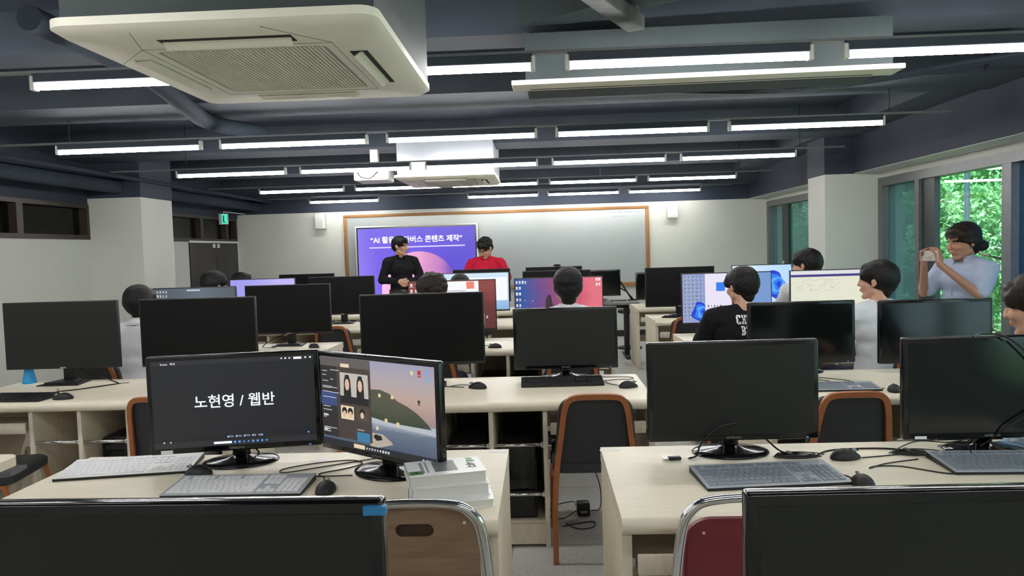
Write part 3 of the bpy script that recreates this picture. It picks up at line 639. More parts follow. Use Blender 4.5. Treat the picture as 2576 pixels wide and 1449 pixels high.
# C row and beyond
t, s = lit('wide', screen_mat('grey_desk', [(0, (74, 82, 92)), (.6, (100, 112, 125)), (1, (84, 92, 102))], 'X', .8), -2.93, 6.19, 'lit grey screen left of the third row behind the black monitors')
icons(s, 'icons', WW, WH, WZ, [(.03+.035*a, .06+.09*b) for a in range(5) for b in range(5)], G_ICON, 2, .014, 8); patch(s, 'search_box', WW, WH, WZ, .42, .58, .03, .06, G_ICON, 2)
t, s = lit('wide', screen_mat('maroon_desk', [(0, (90, 40, 44)), (.6, (110, 48, 50)), (1, (150, 70, 66))], 'Z', .75, noise_amt=.3), -.735, 6.12, 'lit dark red screen with a white window, in front of thinning-haired person')
icons(s, 'icons', WW, WH, WZ, [(.03+.055*a, .06+.12*b) for a in range(3) for b in range(7)], G_WHITE, 2, .018, 9); patch(s, 'window', WW, WH, WZ, .33, .81, .01, .72, G_WHITE, 2); patch(s, 'badge', WW, WH, WZ, .67, .76, .02, .17, glow('lit_salmon', (240, 130, 110), .9), 3); patch(s, 'text_line', WW, WH, WZ, .38, .66, .20, .21, G_MID, 3)
icons(s, 'icons', WW, WH, WZ, [(.86, .72), (.86, .80), (.90, .76), (.86, .88)], G_ICON, 2, .014, 10)
t, s = lit('wide', screen_mat('space_sky', [(0, (30, 40, 92)), (.22, (44, 84, 160)), (.4, (96, 70, 140)), (.62, (150, 66, 110)), (.85, (205, 84, 110)), (1, (225, 110, 125))], 'X', .9, noise_amt=.25, nscale=2.5), .14, 6.12, 'lit monitor with a purple and pink night-sky wallpaper')
icons(s, 'icons', WW, WH, WZ, [(.02+.035*a, .06+.12*b) for a in range(2) for b in range(7)]+[(.09, .06), (.12, .06), (.97, .04), (.94, .04), (.97, .14), (.94, .14)], G_WHITE, 3, .015, 11)
polyp(s, 'rock', WW, WH, WZ, [(.31, 1), (.34, .70), (.35, .45), (.38, .33), (.41, .36), (.43, .55), (.46, .60), (.47, 1)], glow('rock_dark', (52, 36, 48), .8), 2); polyp(s, 'rock', WW, WH, WZ, [(.70, 1), (.73, .70), (.76, .62), (.79, .70), (.79, 1)], bpy.data.materials['rock_dark'], 2)
icons(s, 'lights', WW, WH, WZ, [(.11, .45), (.20, .46), (.26, .78), (.27, .95)], G_CRM, 2, .008, 12, False)
M_BLUEDESK = screen_mat('blue_desk', [(0, (150, 160, 200)), (.5, (125, 155, 205)), (1, (115, 150, 205))], 'X', .9)
def bloom(s, cu, cv, k, lay=2):
    for i, (r_, m_) in enumerate(((1, G_BLD), (.82, G_BLU), (.6, G_LB), (.42, G_BLU), (.22, G_BLD))):
        polyp(s, 'petal', WW, WH, WZ, [(cu+k*r_*.11*(1+.25*math.sin(3*a+i))*math.cos(a)+.01*i*k, cv+k*r_*.24*(1+.12*math.sin(2*a+i))*math.sin(a)) for a in [q*PI/14 for q in range(28)]], m_, lay+i)
t, s = lit('wide', M_BLUEDESK, 1.50, 6.12, 'lit light-blue screen with a white window, in front of the black jersey')
icons(s, 'icons', WW, WH, WZ, [(.03+.045*a, .05+.08*b) for a in range(5) for b in range(11)], G_MID, 2, .008, 13); icons(s, 'icons', WW, WH, WZ, [(.045+.045*a, .08+.08*b) for a in range(5) for b in range(11)], G_ICON, 2, .007, 14)
bloom(s, .20, .78, .85, 3); patch(s, 'window', WW, WH, WZ, .255, .71, 0, .97, glow('lit_lilac', (228, 220, 240), .95), 9); patch(s, 'picture', WW, WH, WZ, .38, .48, .18, .36, G_BLU, 10); icons(s, 'icons', WW, WH, WZ, [(.29+.035*a, .66) for a in range(5)], G_DK, 10, .010, 15)
t, s = lit('wide', glow('lit_document', (226, 226, 205), .9), 2.37, 6.12, 'lit pale cream document screen in front of the person in a white T-shirt')
patch(s, 'ribbon', WW, WH, WZ, 0, 1, .075, .125, glow('lit_violet', (62, 50, 130), .9), 2); patch(s, 'title_bar', WW, WH, WZ, 0, 1, 0, .075, glow('lit_offwhite', (222, 222, 226), .9), 2)
bm = bmesh.new(); rr = random.Random(8)
for k in range(90):
    u = rr.uniform(.01, .55); v = rr.choice([.17+.022*q for q in range(12)]) if u > .06 else rr.uniform(.15, .8); box(bm, -WW/2+u*WW, -WW/2+(u+rr.uniform(.008, .03))*WW, -.0326, -.0320, WZ+WH-v*WH, WZ+WH-v*WH+.0018)
fin('text_lines', bm, glow('lit_ink', (120, 120, 115), .9), s)['kind'] = 'stuff'
t, s = lit('wide', screen_mat('peri_desk', [(0, (150, 150, 235)), (.6, (165, 160, 240)), (1, (190, 180, 245))], 'X', .9, noise_amt=.4), -3.04, 8.04, 'lit periwinkle screen at the left of the fourth row'); patch(s, 'task_bar', WW, WH, WZ, 0, 1, .95, 1, G_LB, 2)
t, s = lit('wide', screen_mat('sky_window', [(0, (135, 175, 215)), (.5, (170, 205, 235)), (1, (205, 225, 242))], 'Z', .95), -.705, 8.0, 'lit pale blue screen with a white window, fourth row, below the man in red')
patch(s, 'window', WW, WH, WZ, .40, .98, .12, .75, G_WHITE, 2); polyp(s, 'shape', WW, WH, WZ, [(.45, .78), (.70, .76), (.66, .9), (.5, .98)], G_BLU, 2)
t, s = lit('wide', screen_mat('bloom_sky', [(0, (205, 228, 245)), (.5, (190, 216, 245)), (1, (175, 208, 245))], 'X', 1.0), 2.315, 7.93, 'lit monitor showing a blue folded flower, behind the black jersey')
bloom(s, .72, .52, 1.55, 2); t.scale = (.86, 1, 1)

# ---- details on the nearest monitors
tag(cbox('tape', -.256, -.2245, 1.006, 1.0185, 1.137, 1.149, M_TAPE), 'strip of blue tape on the corner of the nearest left monitor', 'tape')
cbox('energy_label', -.262, -.222, -.0318, -.0300, .058, .068, M_LABEL, A4)
t = ctube('hanging_cable', [(1.42, 2.50, 1.165), (1.48, 2.56, 1.168), (1.56, 2.565, 1.155), (1.63, 2.56, 1.10), (1.69, 2.565, 1.02), (1.70, 2.565, .95), (1.66, 2.57, .90), (1.57, 2.575, .84), (1.53, 2.60, .79), (1.51, 2.62, .765)], .0032, M_CORD)
tag(t, 'black cable draped over the right front monitor and down to its foot', 'cable')

# ---- keyboards ----------------------------------------------
def keyboard(name, body, keys, single=True, w=.44, d=.135, th=.016, label_parts=True):
    t = thing(name, 'x', 'keyboard')
    bm = bmesh.new(); prism(bm, [(-d/2, 0), (-d/2, th*.55), (d/2, th*1.25), (d/2, 0)], -w/2, w/2, 'YZ'); base = fin('body', bm, M_BLKM, t)
    bm = bmesh.new(); sl = (th*.7)/d
    prism(bm, [(-d/2-.001, th*.55), (-d/2+.0, th*.55+.002), (d/2, th*1.25+.002), (d/2+.001, th*1.25)], -w/2-.001, w/2+.001, 'YZ'); fin('top_plate', bm, body, t)
    rows = []; px = (w-.02)/22.6; py = (d-.03)/6.1
    def zt(y): return th*.55+.002+(y+d/2)*sl
    K = []
    for r in range(6):
        y = -d/2+.012+py*(r+.5)+(.006 if r == 5 else 0)
        if r == 0: segs = [1.4, 1.2, 1.2, 5.6, 1.2, 1.2, 1.2, 2]
        elif r == 1: segs = [2.2]+[1]*10+[2.8]
        elif r == 2: segs = [1.8]+[1]*11+[2.2]
        elif r == 3: segs = [1.5]+[1]*12+[1.5]
        elif r == 4: segs = [1]*13+[2]
        else: segs = [1, -.6, 1, 1, 1, 1, -.4, 1, 1, 1, 1, -.4, 1, 1, 1, 1]
        tot = sum(abs(s_) for s_ in segs); x = -w/2+.01; k_ = 15*px/tot
        for s_ in segs:
            if s_ > 0: K.append((x+s_*k_/2, y, s_*k_-.002))
            x += abs(s_)*k_
        xs = -w/2+.01+15.4*px
        for c in range(3):
            if r in (2,) or (r == 1 and c != 1): continue
            K.append((xs+(c+.5)*px, y, px-.002))
        xs2 = xs+3.3*px
        for c in range(4 if r < 5 else 0):
            K.append((xs2+(c+.5)*px*.96, y, px*.96-.002))
    shared = {}
    if single:
        for x, y, ww in K:
            kk = round(ww, 4)
            if kk not in shared:
                b = bmesh.new(); box(b, -ww/2, ww/2, -py/2+.001, py/2-.001, 0, .0035); 
                me = bpy.data.meshes.new('key'); 
                for v in b.verts:
                    if v.co.z > .002: v.co.x *= .9; v.co.y *= .88
                b.to_mesh(me); b.free(); me.materials.append(keys); shared[kk] = me
            o = bpy.data.objects.new('key', shared[kk]); COL.objects.link(o); o.parent = t; o.location = (x, y, zt(y)-.0005); o.rotation_euler = (math.atan(sl), 0, 0)
    else:
        bm = bmesh.new()
        for x, y, ww in K: box(bm, x-ww/2, x+ww/2, y-py/2+.001, y+py/2-.001, zt(y)-.0005, zt(y)+.003)
        o = fin('keys', bm, keys, t); o['kind'] = 'stuff'
    return t
def kb(loc, rz, lb, body, keys, single=True, tilt=0, **k):
    t = keyboard('keyboard', body, keys, single, **k); t.location = (loc[0], loc[1], DZ+.001); t.rotation_euler = (math.radians(tilt), 0, math.radians(rz)); t['label'] = lb; t['group'] = 'desktop keyboards'; return t
kb((-1.50, 2.605), 9.5, 'white keyboard at the left end of the front desk', M_WHITEP, M_KEYW, w=.45, d=.20)
kb((-1.0, 2.358), 0, 'pale grey keyboard in front of the Korean-text monitor', M_KEYBG, M_KEYW, w=.45, d=.17)
kb((.705, 2.37), 5.0, 'silver-grey keyboard in front of the right front monitor', M_KEYBG, M_KEYG, w=.45, d=.20)
kb((1.53, 2.46), -2, 'silver-grey keyboard at the right edge of the picture', M_KEYBG, M_KEYG, w=.47, d=.20)
kb((.10, 4.10), 1, 'black keyboard below the smaller middle monitor', M_BLKM, M_KEYK, w=.45, d=.17, th=.022)
kb((1.45, 3.80), -2, 'pale grey keyboard on the second-row desk behind an orange-framed chair', M_KEYBG, M_KEYG, False, w=.45, d=.16)
kb((-2.98, 4.02), -3, 'black keyboard at the far left of the second row', M_BLKM, M_KEYK, False, w=.45, d=.17)
kb((-.78, 4.08), -8, 'black keyboard mostly hidden behind the beach-wallpaper monitor', M_BLKM, M_KEYK, False, w=.45, d=.16, th=.02)

# ---- mice ----------------------------------------------------
def make_mouse():
    t = thing('mouse', 'x', 'mouse')
    bm = bmesh.new(); bmesh.ops.create_uvsphere(bm, u_segments=20, v_segments=12, radius=1)
    for v in bm.verts:
        x, y, z = v.co; z = max(z, -.15); w = 1-.12*y
        v.co = Vector((x*.031*w, y*.055, (z+.15)*.031*(1-.28*y*y-.18*y)))
    fin('body', bm, M_BLKM, t, smooth='all')
    bm = bmesh.new(); bmesh.ops.create_cone(bm, cap_ends=True, segments=12, radius1=.008, radius2=.008, depth=.006, matrix=Matrix.Translation((0, .032, .0265)) @ Matrix.Rotation(PI/2, 4, 'Y')); fin('scroll_wheel', bm, M_KEYG, t)
    cbox('button_seam', -.0006, .0006, .012, .048, .024, .0295, M_SLOT, t)
    return t
mouse0 = make_mouse()
MICE = [(-1.215, 2.52, 75, 'black mouse beside the foot of the Korean-text monitor'), (-.704, 2.315, 0, 'black mouse in front of the beach-wallpaper monitor'), (-.365, 4.03, 70, 'black mouse to the left of the black middle keyboard'), (.450, 3.96, -70, 'black mouse at the right end of the middle desk'),
        (1.03, 2.57, -80, 'black mouse lying among the cables of the right front desk'), (.965, 2.285, 0, 'black mouse right of the silver-grey keyboard'), (-2.665, 3.99, 100, 'black mouse at the far left of the second row'), (-.37, 5.69, 80, 'black mouse on the middle desk of the third row'),
        (1.72, 3.70, -20, 'black mouse on the second-row desk right of the pale keyboard'), (1.38, 4.0, 60, 'black mouse behind the pale keyboard in the second row, half hidden'), (-1.87, 5.98, 60, 'black mouse on the left desk of the third row')]
for x, y, a, lb in MICE: place(mouse0, USED, (x, y, DZ+.001), math.radians(a), lb, 'computer mice')

# ---- cords on the desks ----------------------------------------
def cord(pts, lb, r=.0022, z=DZ+.003):
    return tag(ctube('cord', [(p[0], p[1], (p[2] if len(p) > 2 else z)) for p in pts], r, M_CORD, n=6), lb, 'cable')
cord([(-.72, 2.36), (-.75, 2.45), (-.78, 2.50), (-.70, 2.56), (-.66, 2.62), (-.72, 2.66), (-.85, 2.62), (-.93, 2.56), (-.91, 2.52), (-.80, 2.58), (-.62, 2.68), (-.55, 2.72)], 'looped mouse cord between the two left front monitors')
cord([(-.79, 2.47), (-.74, 2.47), (-.66, 2.475)], 'short cord running to the foot of the turned monitor')
cord([(-.56, 2.54, .80), (-.60, 2.64, .80), (-.67, 2.72, .76), (-.70, 2.76)], 'power cord rising behind the turned monitor', .003)
cord([(-.53, 2.55, .80), (-.57, 2.68, .78), (-.66, 2.76, .76)], 'video cord behind the turned monitor', .003)
cord([(-1.09, 2.70, .80), (-1.08, 2.73, .765), (-1.12, 2.77)], 'cord behind the foot of the Korean-text monitor', .003)
cord([(.67, 2.60, .87), (.60, 2.61, .85), (.55, 2.63, .79), (.53, 2.61, .755), (.50, 2.60)], 'black display cable curling left of the right front monitor', .0035)
t = thing('cable_plug', 'black display plug with silver tip lying left of the monitor foot', 'plug', (.447, 2.595, DZ+.001), math.radians(8))
cbox('shell', -.02, .025, -.011, .011, 0, .011, M_BLKM, t, bev=.003); cbox('tip', -.038, -.02, -.008, .008, .002, .008, M_CHROME, t)
cord([(.73, 2.66, .82), (.78, 2.66, .80), (.82, 2.62, .765), (.86, 2.60, .755), (.93, 2.60), (1.0, 2.66), (1.08, 2.68), (1.2, 2.68), (1.3, 2.64), (1.36, 2.58)], 'long black cord bundled between the two right front monitors', .0035)
for i, (cx_, cy_, a_) in enumerate(((.85, 2.60, .0), (1.26, 2.61, .3))):
    bm = bmesh.new()
    for k in range(5):
        o_ = k*.006
        tube(bm, [(cx_+.055*math.cos(b)*(1+.1*k)+(.01*k), cy_+(.016+.004*k)*math.sin(b), DZ+.004+.004*(k % 3)) for b in [q*2*PI/10+a_ for q in range(10)]], .002, 5, 4)
    box(bm, cx_-.008, cx_+.008, cy_-.022, cy_+.022, DZ+.001, DZ+.018, .002)
    tag(fin('cable_coil', bm, M_CORD, None, smooth=True), ('tied coil of black cable right of the monitor foot', 'tied coil of black cable between the mouse and right keyboard')[i], 'cable')
cord([(.96, 2.345), (.955, 2.37), (.93, 2.40), (.88, 2.42)], 'short mouse cord right of the silver keyboard')
cord([(1.085, 2.57), (1.16, 2.585), (1.26, 2.61)], 'mouse cord running into the coil on the right front desk')
cord([(1.20, 2.62), (1.34, 2.72, .76), (1.44, 2.70, .76), (1.47, 2.62, .79), (1.44, 2.57, .79), (1.42, 2.50), (1.33, 2.40), (1.27, 2.38), (1.17, 2.46), (1.09, 2.47), (1.06, 2.45), (1.14, 2.50), (1.26, 2.54)], 'thin loose cord looping across the right front desk')
cord([(-.33, 4.06), (-.40, 4.11), (-.47, 4.13), (-.52, 4.09), (-.44, 4.06), (-.55, 4.10)], 'mouse cord beside the black middle keyboard')
cord([(.42, 3.99), (.36, 4.06), (.34, 4.13)], 'mouse cord joining the black middle keyboard')
cord([(.32, 4.15), (.42, 4.19), (.50, 4.20), (.49, 4.26), (.36, 4.28), (.25, 4.30)], 'thin cord looping behind the right end of the black keyboard')
cord([(-2.65, 4.04), (-2.85, 4.20), (-2.75, 4.30), (-2.62, 4.45), (-2.56, 4.47)], 'mouse cord at the far left desk of the second row')
cord([(-2.90, 4.30), (-2.82, 4.22), (-2.70, 4.32), (-2.60, 4.45)], 'keyboard cord at the far left desk of the second row')
cord([(-2.95, 4.54, .86), (-2.85, 4.56, .80), (-2.72, 4.52, .765), (-2.62, 4.46)], 'cables dropping from the dark grey monitor at far left', .004)
cord([(1.70, 3.76), (1.66, 3.90), (1.60, 4.02), (1.48, 4.12), (1.46, 4.06), (1.52, 3.98), (1.42, 3.9)], 'thin cord across the right second-row desk')
cord([(1.30, 4.25, .80), (1.38, 4.2, .765), (1.44, 4.10)], 'cord from the foot of the monitor in the right second row', .003)
cord([(-.34, 5.73), (-.40, 5.80), (-.48, 5.84)], 'mouse cord on the middle third-row desk')
cord([(-2.13, 6.22, .86), (-2.28, 6.18, .80), (-2.33, 6.08), (-2.2, 6.02)], 'cables curling left of the stand in the left third row', .004)
# blue tumbler
t = thing('tumbler', 'blue plastic cup standing behind the far left monitor', 'cup', (-3.255, 4.56, DZ))
bm = bmesh.new(); lathe(bm, [(.038, 0), (.040, .004), (.036, .03), (.028, .07), (.027, .10), (.032, .13), (.029, .13), (.024, .10), (.02, .012)], 24); fin('body', bm, M_BLUE, t, smooth=True)
bm = bmesh.new(); lathe(bm, [(.0395, 0), (.041, .002), (.041, .008), (.0385, .010)], 24); fin('foot', bm, M_BLUE, t, smooth=True)
# used mask and plastic bag
t = thing('face_mask', 'crumpled pale blue face mask behind the right front keyboard', 'mask', (1.66, 2.68, DZ))
bm = bmesh.new(); bmesh.ops.create_grid(bm, x_segments=14, y_segments=8, size=1)
for v in bm.verts:
    x, y = v.co.x, v.co.y; v.co = Vector((x*.085, y*.045, .012+.012*math.sin(5*y)+.01*math.sin(3.1*x+y*2)+.006*noise.noise((x*4, y*4, 2))))
fm = fin('cloth', bm, mat('mask_blue', rgb(170, 200, 225), .8), t, smooth='all'); md = fm.modifiers.new('s', 'SOLIDIFY'); md.thickness = .0015
ctube('ear_loop', [(.08, .03, .014), (.12, .03, .006), (.13, 0, .004), (.11, -.03, .006), (.08, -.03, .012)], .0014, M_LABEL, t, n=5)
t = thing('plastic_bag', 'crumpled clear plastic bag behind the right front monitor', 'bag', (1.74, 2.70, DZ))
bm = bmesh.new(); bmesh.ops.create_icosphere(bm, subdivisions=3, radius=1)
for v in bm.verts:
    n_ = noise.noise(v.co*2.3)*.35; v.co = Vector((v.co.x*.085*(1+n_), v.co.y*.05*(1+n_), .028+v.co.z*.027*(1+n_)))
fin('film', bm, mat('bag_film', rgb(215, 222, 226), .25), t)
bm = bmesh.new(); box(bm, -.012, .012, -.05, -.03, .03, .05, .004); fin('knot', bm, bpy.data.materials['bag_film'], t)

# ---- books ---------------------------------------------------
def book(lb, x, y, z, w, d, th, rz, cover):
    t = thing('book', lb, 'book', (x, y, z), math.radians(rz), 'stacked white books')
    cbox('pages', -w/2+.003, w/2-.004, -d/2+.003, d/2-.003, .0015, th-.0015, mat('book_pages', rgb(225, 224, 218), .8, var=.06, scale=300, stretch=(1, 1, 30)) if 'book_pages' not in bpy.data.materials else bpy.data.materials['book_pages'], t)
    c = bmesh.new(); box(c, -w/2, w/2, -d/2, d/2, th-.0015, th); box(c, -w/2, w/2, -d/2, d/2, 0, .0015); box(c, -w/2, -w/2+.0015, -d/2, d/2, 0, th); return t, fin('cover', c, cover, t)
CV = mat('book_cover_white', rgb(236, 237, 236), .3)
book('bottom book of the white stack, jutting to the right', -.295, 2.22, DZ, .25, .18, .022, 11, CV)
book('middle book of the white stack', -.305, 2.25, DZ+.0225, .235, .165, .034, 14, CV)
t, c = book('top book of the white stack, with a green emblem on its cover', -.315, 2.26, DZ+.057, .235, .165, .034, 16, CV)
zt = .0342
def flat(name, x0, x1, y0, y1, m_, k=0): return cbox(name, x0, x1, y0, y1, zt+k*.0003, zt+.0004+k*.0003, m_, c)
flat('cover_photo', -.035, .035, -.05, .06, mat('cover_grey', rgb(120, 122, 124), .4, var=.3, scale=40)); flat('cover_stripe', -.075, -.065, -.05, .06, mat('cover_line', rgb(150, 152, 154), .4)); flat('cover_stripe', -.058, -.052, -.05, .06, bpy.data.materials['cover_line'])
bm = bmesh.new()
for dx, dy in ((.010, .008), (-.010, .008), (.010, -.008), (-.010, -.008)): lathe(bm, [(.013, 0), (.013, .0005)], 14, 1, .8, (-.092+dx, -.045+dy, zt))
fin('emblem', bm, mat('clover_green', rgb(70, 120, 60), .5), c)
text('book_title', '소셜', .026, c, (.085, .048, zt+.0003), (0, 0, -PI/2), mat('print_green', rgb(90, 160, 70), .5), bold=.0006)
text('book_title', '시디', .030, c, (.078, -.01, zt+.0003), (0, 0, -PI/2), mat('print_black', rgb(30, 30, 32), .5), bold=.0006)
# paper scraps with blue ink
tag(cbox('sticker', -.86, -.79, 2.665, 2.695, DZ, DZ+.0008, M_LABEL, bev=0), 'scrap of white paper behind the Korean-text monitor', 'paper')

# ---- floor things under the middle desk -----------------------
t = thing('power_adapter', 'black power adapter on the floor beneath the middle desk', 'adapter', (.2, 4.12, 0), math.radians(5))
cbox('case', -.035, .035, -.03, .03, 0, .075, M_BLKM, t, bev=.006); cbox('label', -.02, .02, -.0312, -.0298, .018, .032, M_KEYG, t)
def fcord(pts, lb, r=.003): return tag(ctube('cord', pts, r, M_CORD, n=6), lb, 'cable')
fcord([(.16, 4.1, .03), (.08, 4.05, .005), (-.0, 4.12, .005), (.05, 4.25, .01), (.15, 4.28, .02), (.16, 4.16, .04)], 'cord looping left of the floor adapter')
fcord([(.24, 4.1, .03), (.30, 4.2, .01), (.31, 4.33, .10), (.25, 4.36, .25), (.18, 4.35, .30)], 'cord rising from the floor adapter to the socket')
fcord([(.10, 3.98, .004), (.16, 3.90, .004), (.24, 3.92, .004), (.25, 4.0, .004), (.17, 3.98, .004), (.08, 3.94, .004)], 'small loop of cord on the floor in front of the adapter')
t = thing('socket_block', 'white double socket hanging beneath the middle desk', 'socket', (.17, 4.30, .335))
cbox('block', -.035, .035, -.02, .03, -.03, .03, M_WHITEP, t, bev=.006); cbox('plug', -.025, .0, -.05, -.02, -.015, .015, M_WHITEP, t, bev=.005); 
cbox('plug', .008, .03, -.045, -.02, -.02, .01, M_BLKM, t, bev=.005)

# ---- chairs --------------------------------------------------
def make_chair():
    t = thing('padded_chair', 'x', 'chair')
    # orange flat-bar frame : rear legs run up into a rounded arch that holds the back pad
    def side(s): return [(s*.205, -.235, 0), (s*.205, -.215, .25), (s*.195, -.20, .46), (s*.175, -.245, .66), (s*.165, -.268, .74)]
    arch = [(-.200, -.215, .0), (-.198, -.21, .25), (-.186, -.20, .44), (-.160, -.245, .64), (-.145, -.272, .745), (-.125, -.284, .795), (-.085, -.289, .812), (0, -.290, .815), (.085, -.289, .812), (.125, -.284, .795), (.145, -.272, .745), (.160, -.245, .64), (.186, -.20, .44), (.198, -.21, .25), (.200, -.215, 0)]
    bm = bmesh.new(); tube(bm, arch, .012, 4, 4, flat=(.008, .013)); bmesh.ops.recalc_face_normals(bm, faces=bm.faces); fin('back_frame', bm, M_ORANGE, t)
    for s in (-1, 1):
        ctube('leg', [(s*.205, .25, 0), (s*.205, .225, .25), (s*.20, .20, .415), (s*.20, .15, .425), (s*.20, -.19, .425)], .012, M_ORANGE, t, sm=3, flat=(.008, .012))
    bm = bmesh.new(); o_ = rrect(-.198, .198, .46, .80, .06, 6, .02)
    def yb(z): return -.185-(z-.46)*.235
    for dy, sc in ((.0, .94), (.008, 1.0), (.032, 1.0), (.045, .93)):
        pass
    rings = []
    for dy, sc in ((-.006, .93), (.004, 1.0), (.03, 1.0), (.042, .9)):
        rings.append([bm.verts.new((x*sc*(1-.15*(z-.46)/.34), yb(z)+dy, .63+(z-.63)*(sc*.5+.5))) for x, z in o_])
    for a, b in zip(rings, rings[1:]):
        for k in range(len(a)): bm.faces.new((a[k], a[(k+1) % len(a)], b[(k+1) % len(a)], b[k]))
    bm.faces.new(rings[0]); bm.faces.new(rings[-1]); bmesh.ops.recalc_face_normals(bm, faces=bm.faces); fin('backrest', bm, M_VINYL, t, smooth=True)
    bm = bmesh.new(); o_ = rrect(-.205, .205, -.20, .23, .05, 5); rings = []
    for z, sc in ((.43, .95), (.44, 1), (.475, 1), (.487, .94)): rings.append([bm.verts.new((x*sc, y*sc, z)) for x, y in o_])
    for a, b in zip(rings, rings[1:]):
        for k in range(len(a)): bm.faces.new((a[k], a[(k+1) % len(a)], b[(k+1) % len(a)], b[k]))
    bm.faces.new(rings[0]); bm.faces.new(rings[-1]); bmesh.ops.recalc_face_normals(bm, faces=bm.faces); fin('seat', bm, M_VINYL, t, smooth=True)
    return t
chair0 = make_chair()
CH = [(.235, 3.68, 0, 'orange-framed black chair at the middle desk, its leg in the aisle'), (1.375, 3.60, 0, 'orange-framed black chair between the two right front monitors'), (-1.94, 3.86, 0, 'orange-framed black chair left of the Korean-text monitor'),
      (-2.84, 3.60, -80, 'black chair at the left edge with seat and orange rail showing'), (-.80, 3.66, 0, 'black chair hidden behind the two lit front monitors'),
      (-1.995, 7.22, 0, 'black chair behind the left third-row desk'), (1.375, 7.22, 0, 'black chair left of the light-blue screen'), (1.86, 8.65, 0, 'black chair top beside the fifth-row desk on the right'),
      (-3.08, 5.20, 0, 'black chair under the person in the white shirt at left'), (-.75, 5.15, 0, 'black chair under the person with thinning hair'), (.19, 5.15, 0, 'black chair under the person facing the purple wallpaper'),
      (1.38, 5.10, 0, 'black chair under the person in the black jersey'), (2.47, 5.02, -12, 'black chair under the person in the white T-shirt'), (-3.12, 7.0, 0, 'black chair under the person in front of the dark door'),
      (-3.45, 8.55, 0, 'black chair under the farthest left person'), (-.75, 7.0, 0, 'black chair under the person in front of the pale blue screen'), (2.36, 6.80, 10, 'black chair under the person beside the blue flower screen'), (2.08, 3.10, 0, 'black chair under the person at the right edge')]
for x, y, a, lb in CH: place(chair0, USED, (x, y, 0), math.radians(a), lb, 'black padded chairs', (.84, 1, 1) if x == -1.94 else (1, 1, 1))
def school_chair(lb, x, y, panel_m, slot, wood):
    t = thing('school_chair', lb, 'chair', (x, y, 0)); hw = .185
    A = [(-.20, -.20, 0), (-.20, -.17, .40), (-.195, -.20, .60), (-.18, -.235, .78), (-.155, -.243, .835), (-.11, -.245, .858), (0, -.245, .865), (.11, -.245, .858), (.155, -.243, .835), (.18, -.235, .78), (.195, -.20, .60), (.20, -.17, .40), (.20, -.20, 0)]
    ctube('back_frame', A, .0115, M_CHROME, t, n=12); ctube('back_frame', [(p[0]*.93, p[1]+.022, p[2]*.985) for p in A], .007, M_CHROME, t, n=8)
    for s in (-1, 1): ctube('leg', [(s*.155, .21, 0), (s*.155, .18, .38), (s*.155, .12, .43), (s*.185, -.17, .43)], .0115, M_CHROME, t, n=10)
    bm = bmesh.new(); n_ = 8
    out = rrect(-.165, .165, .50, .843 if slot else .80, .07, n_, .03); inn = rrect(-.05, .05, .765, .80, .0172, n_) if slot else None
    def Y(z, x=0): return -.225+(.84-z)*.16+.6*x*x
    if slot:
        f1 = [bm.verts.new((x_, Y(z_, x_), z_)) for x_, z_ in out]; f2 = [bm.verts.new((x_, Y(z_, x_), z_)) for x_, z_ in inn]
        b1 = [bm.verts.new((x_, Y(z_, x_)+.010, z_)) for x_, z_ in out]; b2 = [bm.verts.new((x_, Y(z_, x_)+.010, z_)) for x_, z_ in inn]; N = len(out)
        for k in range(N):
            j = (k+1) % N
            bm.faces.new((f1[k], f1[j], f2[j], f2[k])); bm.faces.new((b1[k], b2[k], b2[j], b1[j])); bm.faces.new((f1[k], b1[k], b1[j], f1[j])); bm.faces.new((f2[k], f2[j], b2[j], b2[k]))
    else:
        rings = []
        for dy, sc in ((-.008, .95), (.0, 1), (.018, 1), (.026, .95)): rings.append([bm.verts.new((x_*sc, Y(z_, x_)+dy, .65+(z_-.65)*sc)) for x_, z_ in out])
        for a, b in zip(rings, rings[1:]):
            for k in range(len(a)): bm.faces.new((a[k], a[(k+1) % len(a)], b[(k+1) % len(a)], b[k]))
        bm.faces.new(rings[0]); bm.faces.new(rings[-1])
    bmesh.ops.recalc_face_normals(bm, faces=bm.faces); fin('backrest', bm, panel_m, t, smooth=not slot)
    if slot: cbox('slot_liner', -.052, .052, Y(.782)+.010, Y(.782)+.014, .758, .808, mat('dark_slot_wood', rgb(66, 46, 34), .7, var=.3), t)
    bm = bmesh.new(); prism(bm, rrect(-.16, .16, -.15, .20, .05, 5), .44, .455 if slot else .475, 'XY'); fin('seat', bm, panel_m, t)
    if slot:
        for s in (-1, 1): 
            bm = bmesh.new(); lathe(bm, [(.006, 0), (.005, .003)], 10)
            for v in bm.verts: v.co = Vector((v.co.x+s*.13, Y(.80, .13)-v.co.z, .80+v.co.y))
            fin('rivet', bm, M_CHROME, t)
    else:
        bm = bmesh.new(); lathe(bm, [(.005, 0), (.004, .004)], 10)
        for v in bm.verts: v.co = Vector((v.co.x-.12, Y(.765, .12)-.008-v.co.z, .765+v.co.y))
        fin('rivet', bm, M_CHROME, t)
    return t
school_chair('worn brown plywood chair with a handle slot and chrome frame', -.345, 2.09, M_PLY, True, True)
school_chair('red vinyl chair with a chrome tube frame', .515, 2.09, M_RED, False, False)

t = thing('side_table', 'cream side table with a rounded corner at the left edge, beside the front desk', 'table', (-2.50, 2.43, 0))
bm = bmesh.new(); prism(bm, rrect(-.42, .42, -.42, .42, .06, 6), DZ-.035, DZ, 'XY'); fin('tabletop', bm, M_DESK, t)
for sx in (-.34, .34):
    for sy in (-.34, .34): ctube('leg', [(sx, sy, 0), (sx, sy, DZ-.035)], .016, M_BLKM, t, sm=0, n=10)
cbox('apron', -.34, .34, -.35, -.33, DZ-.09, DZ-.035, M_BLKM, t)

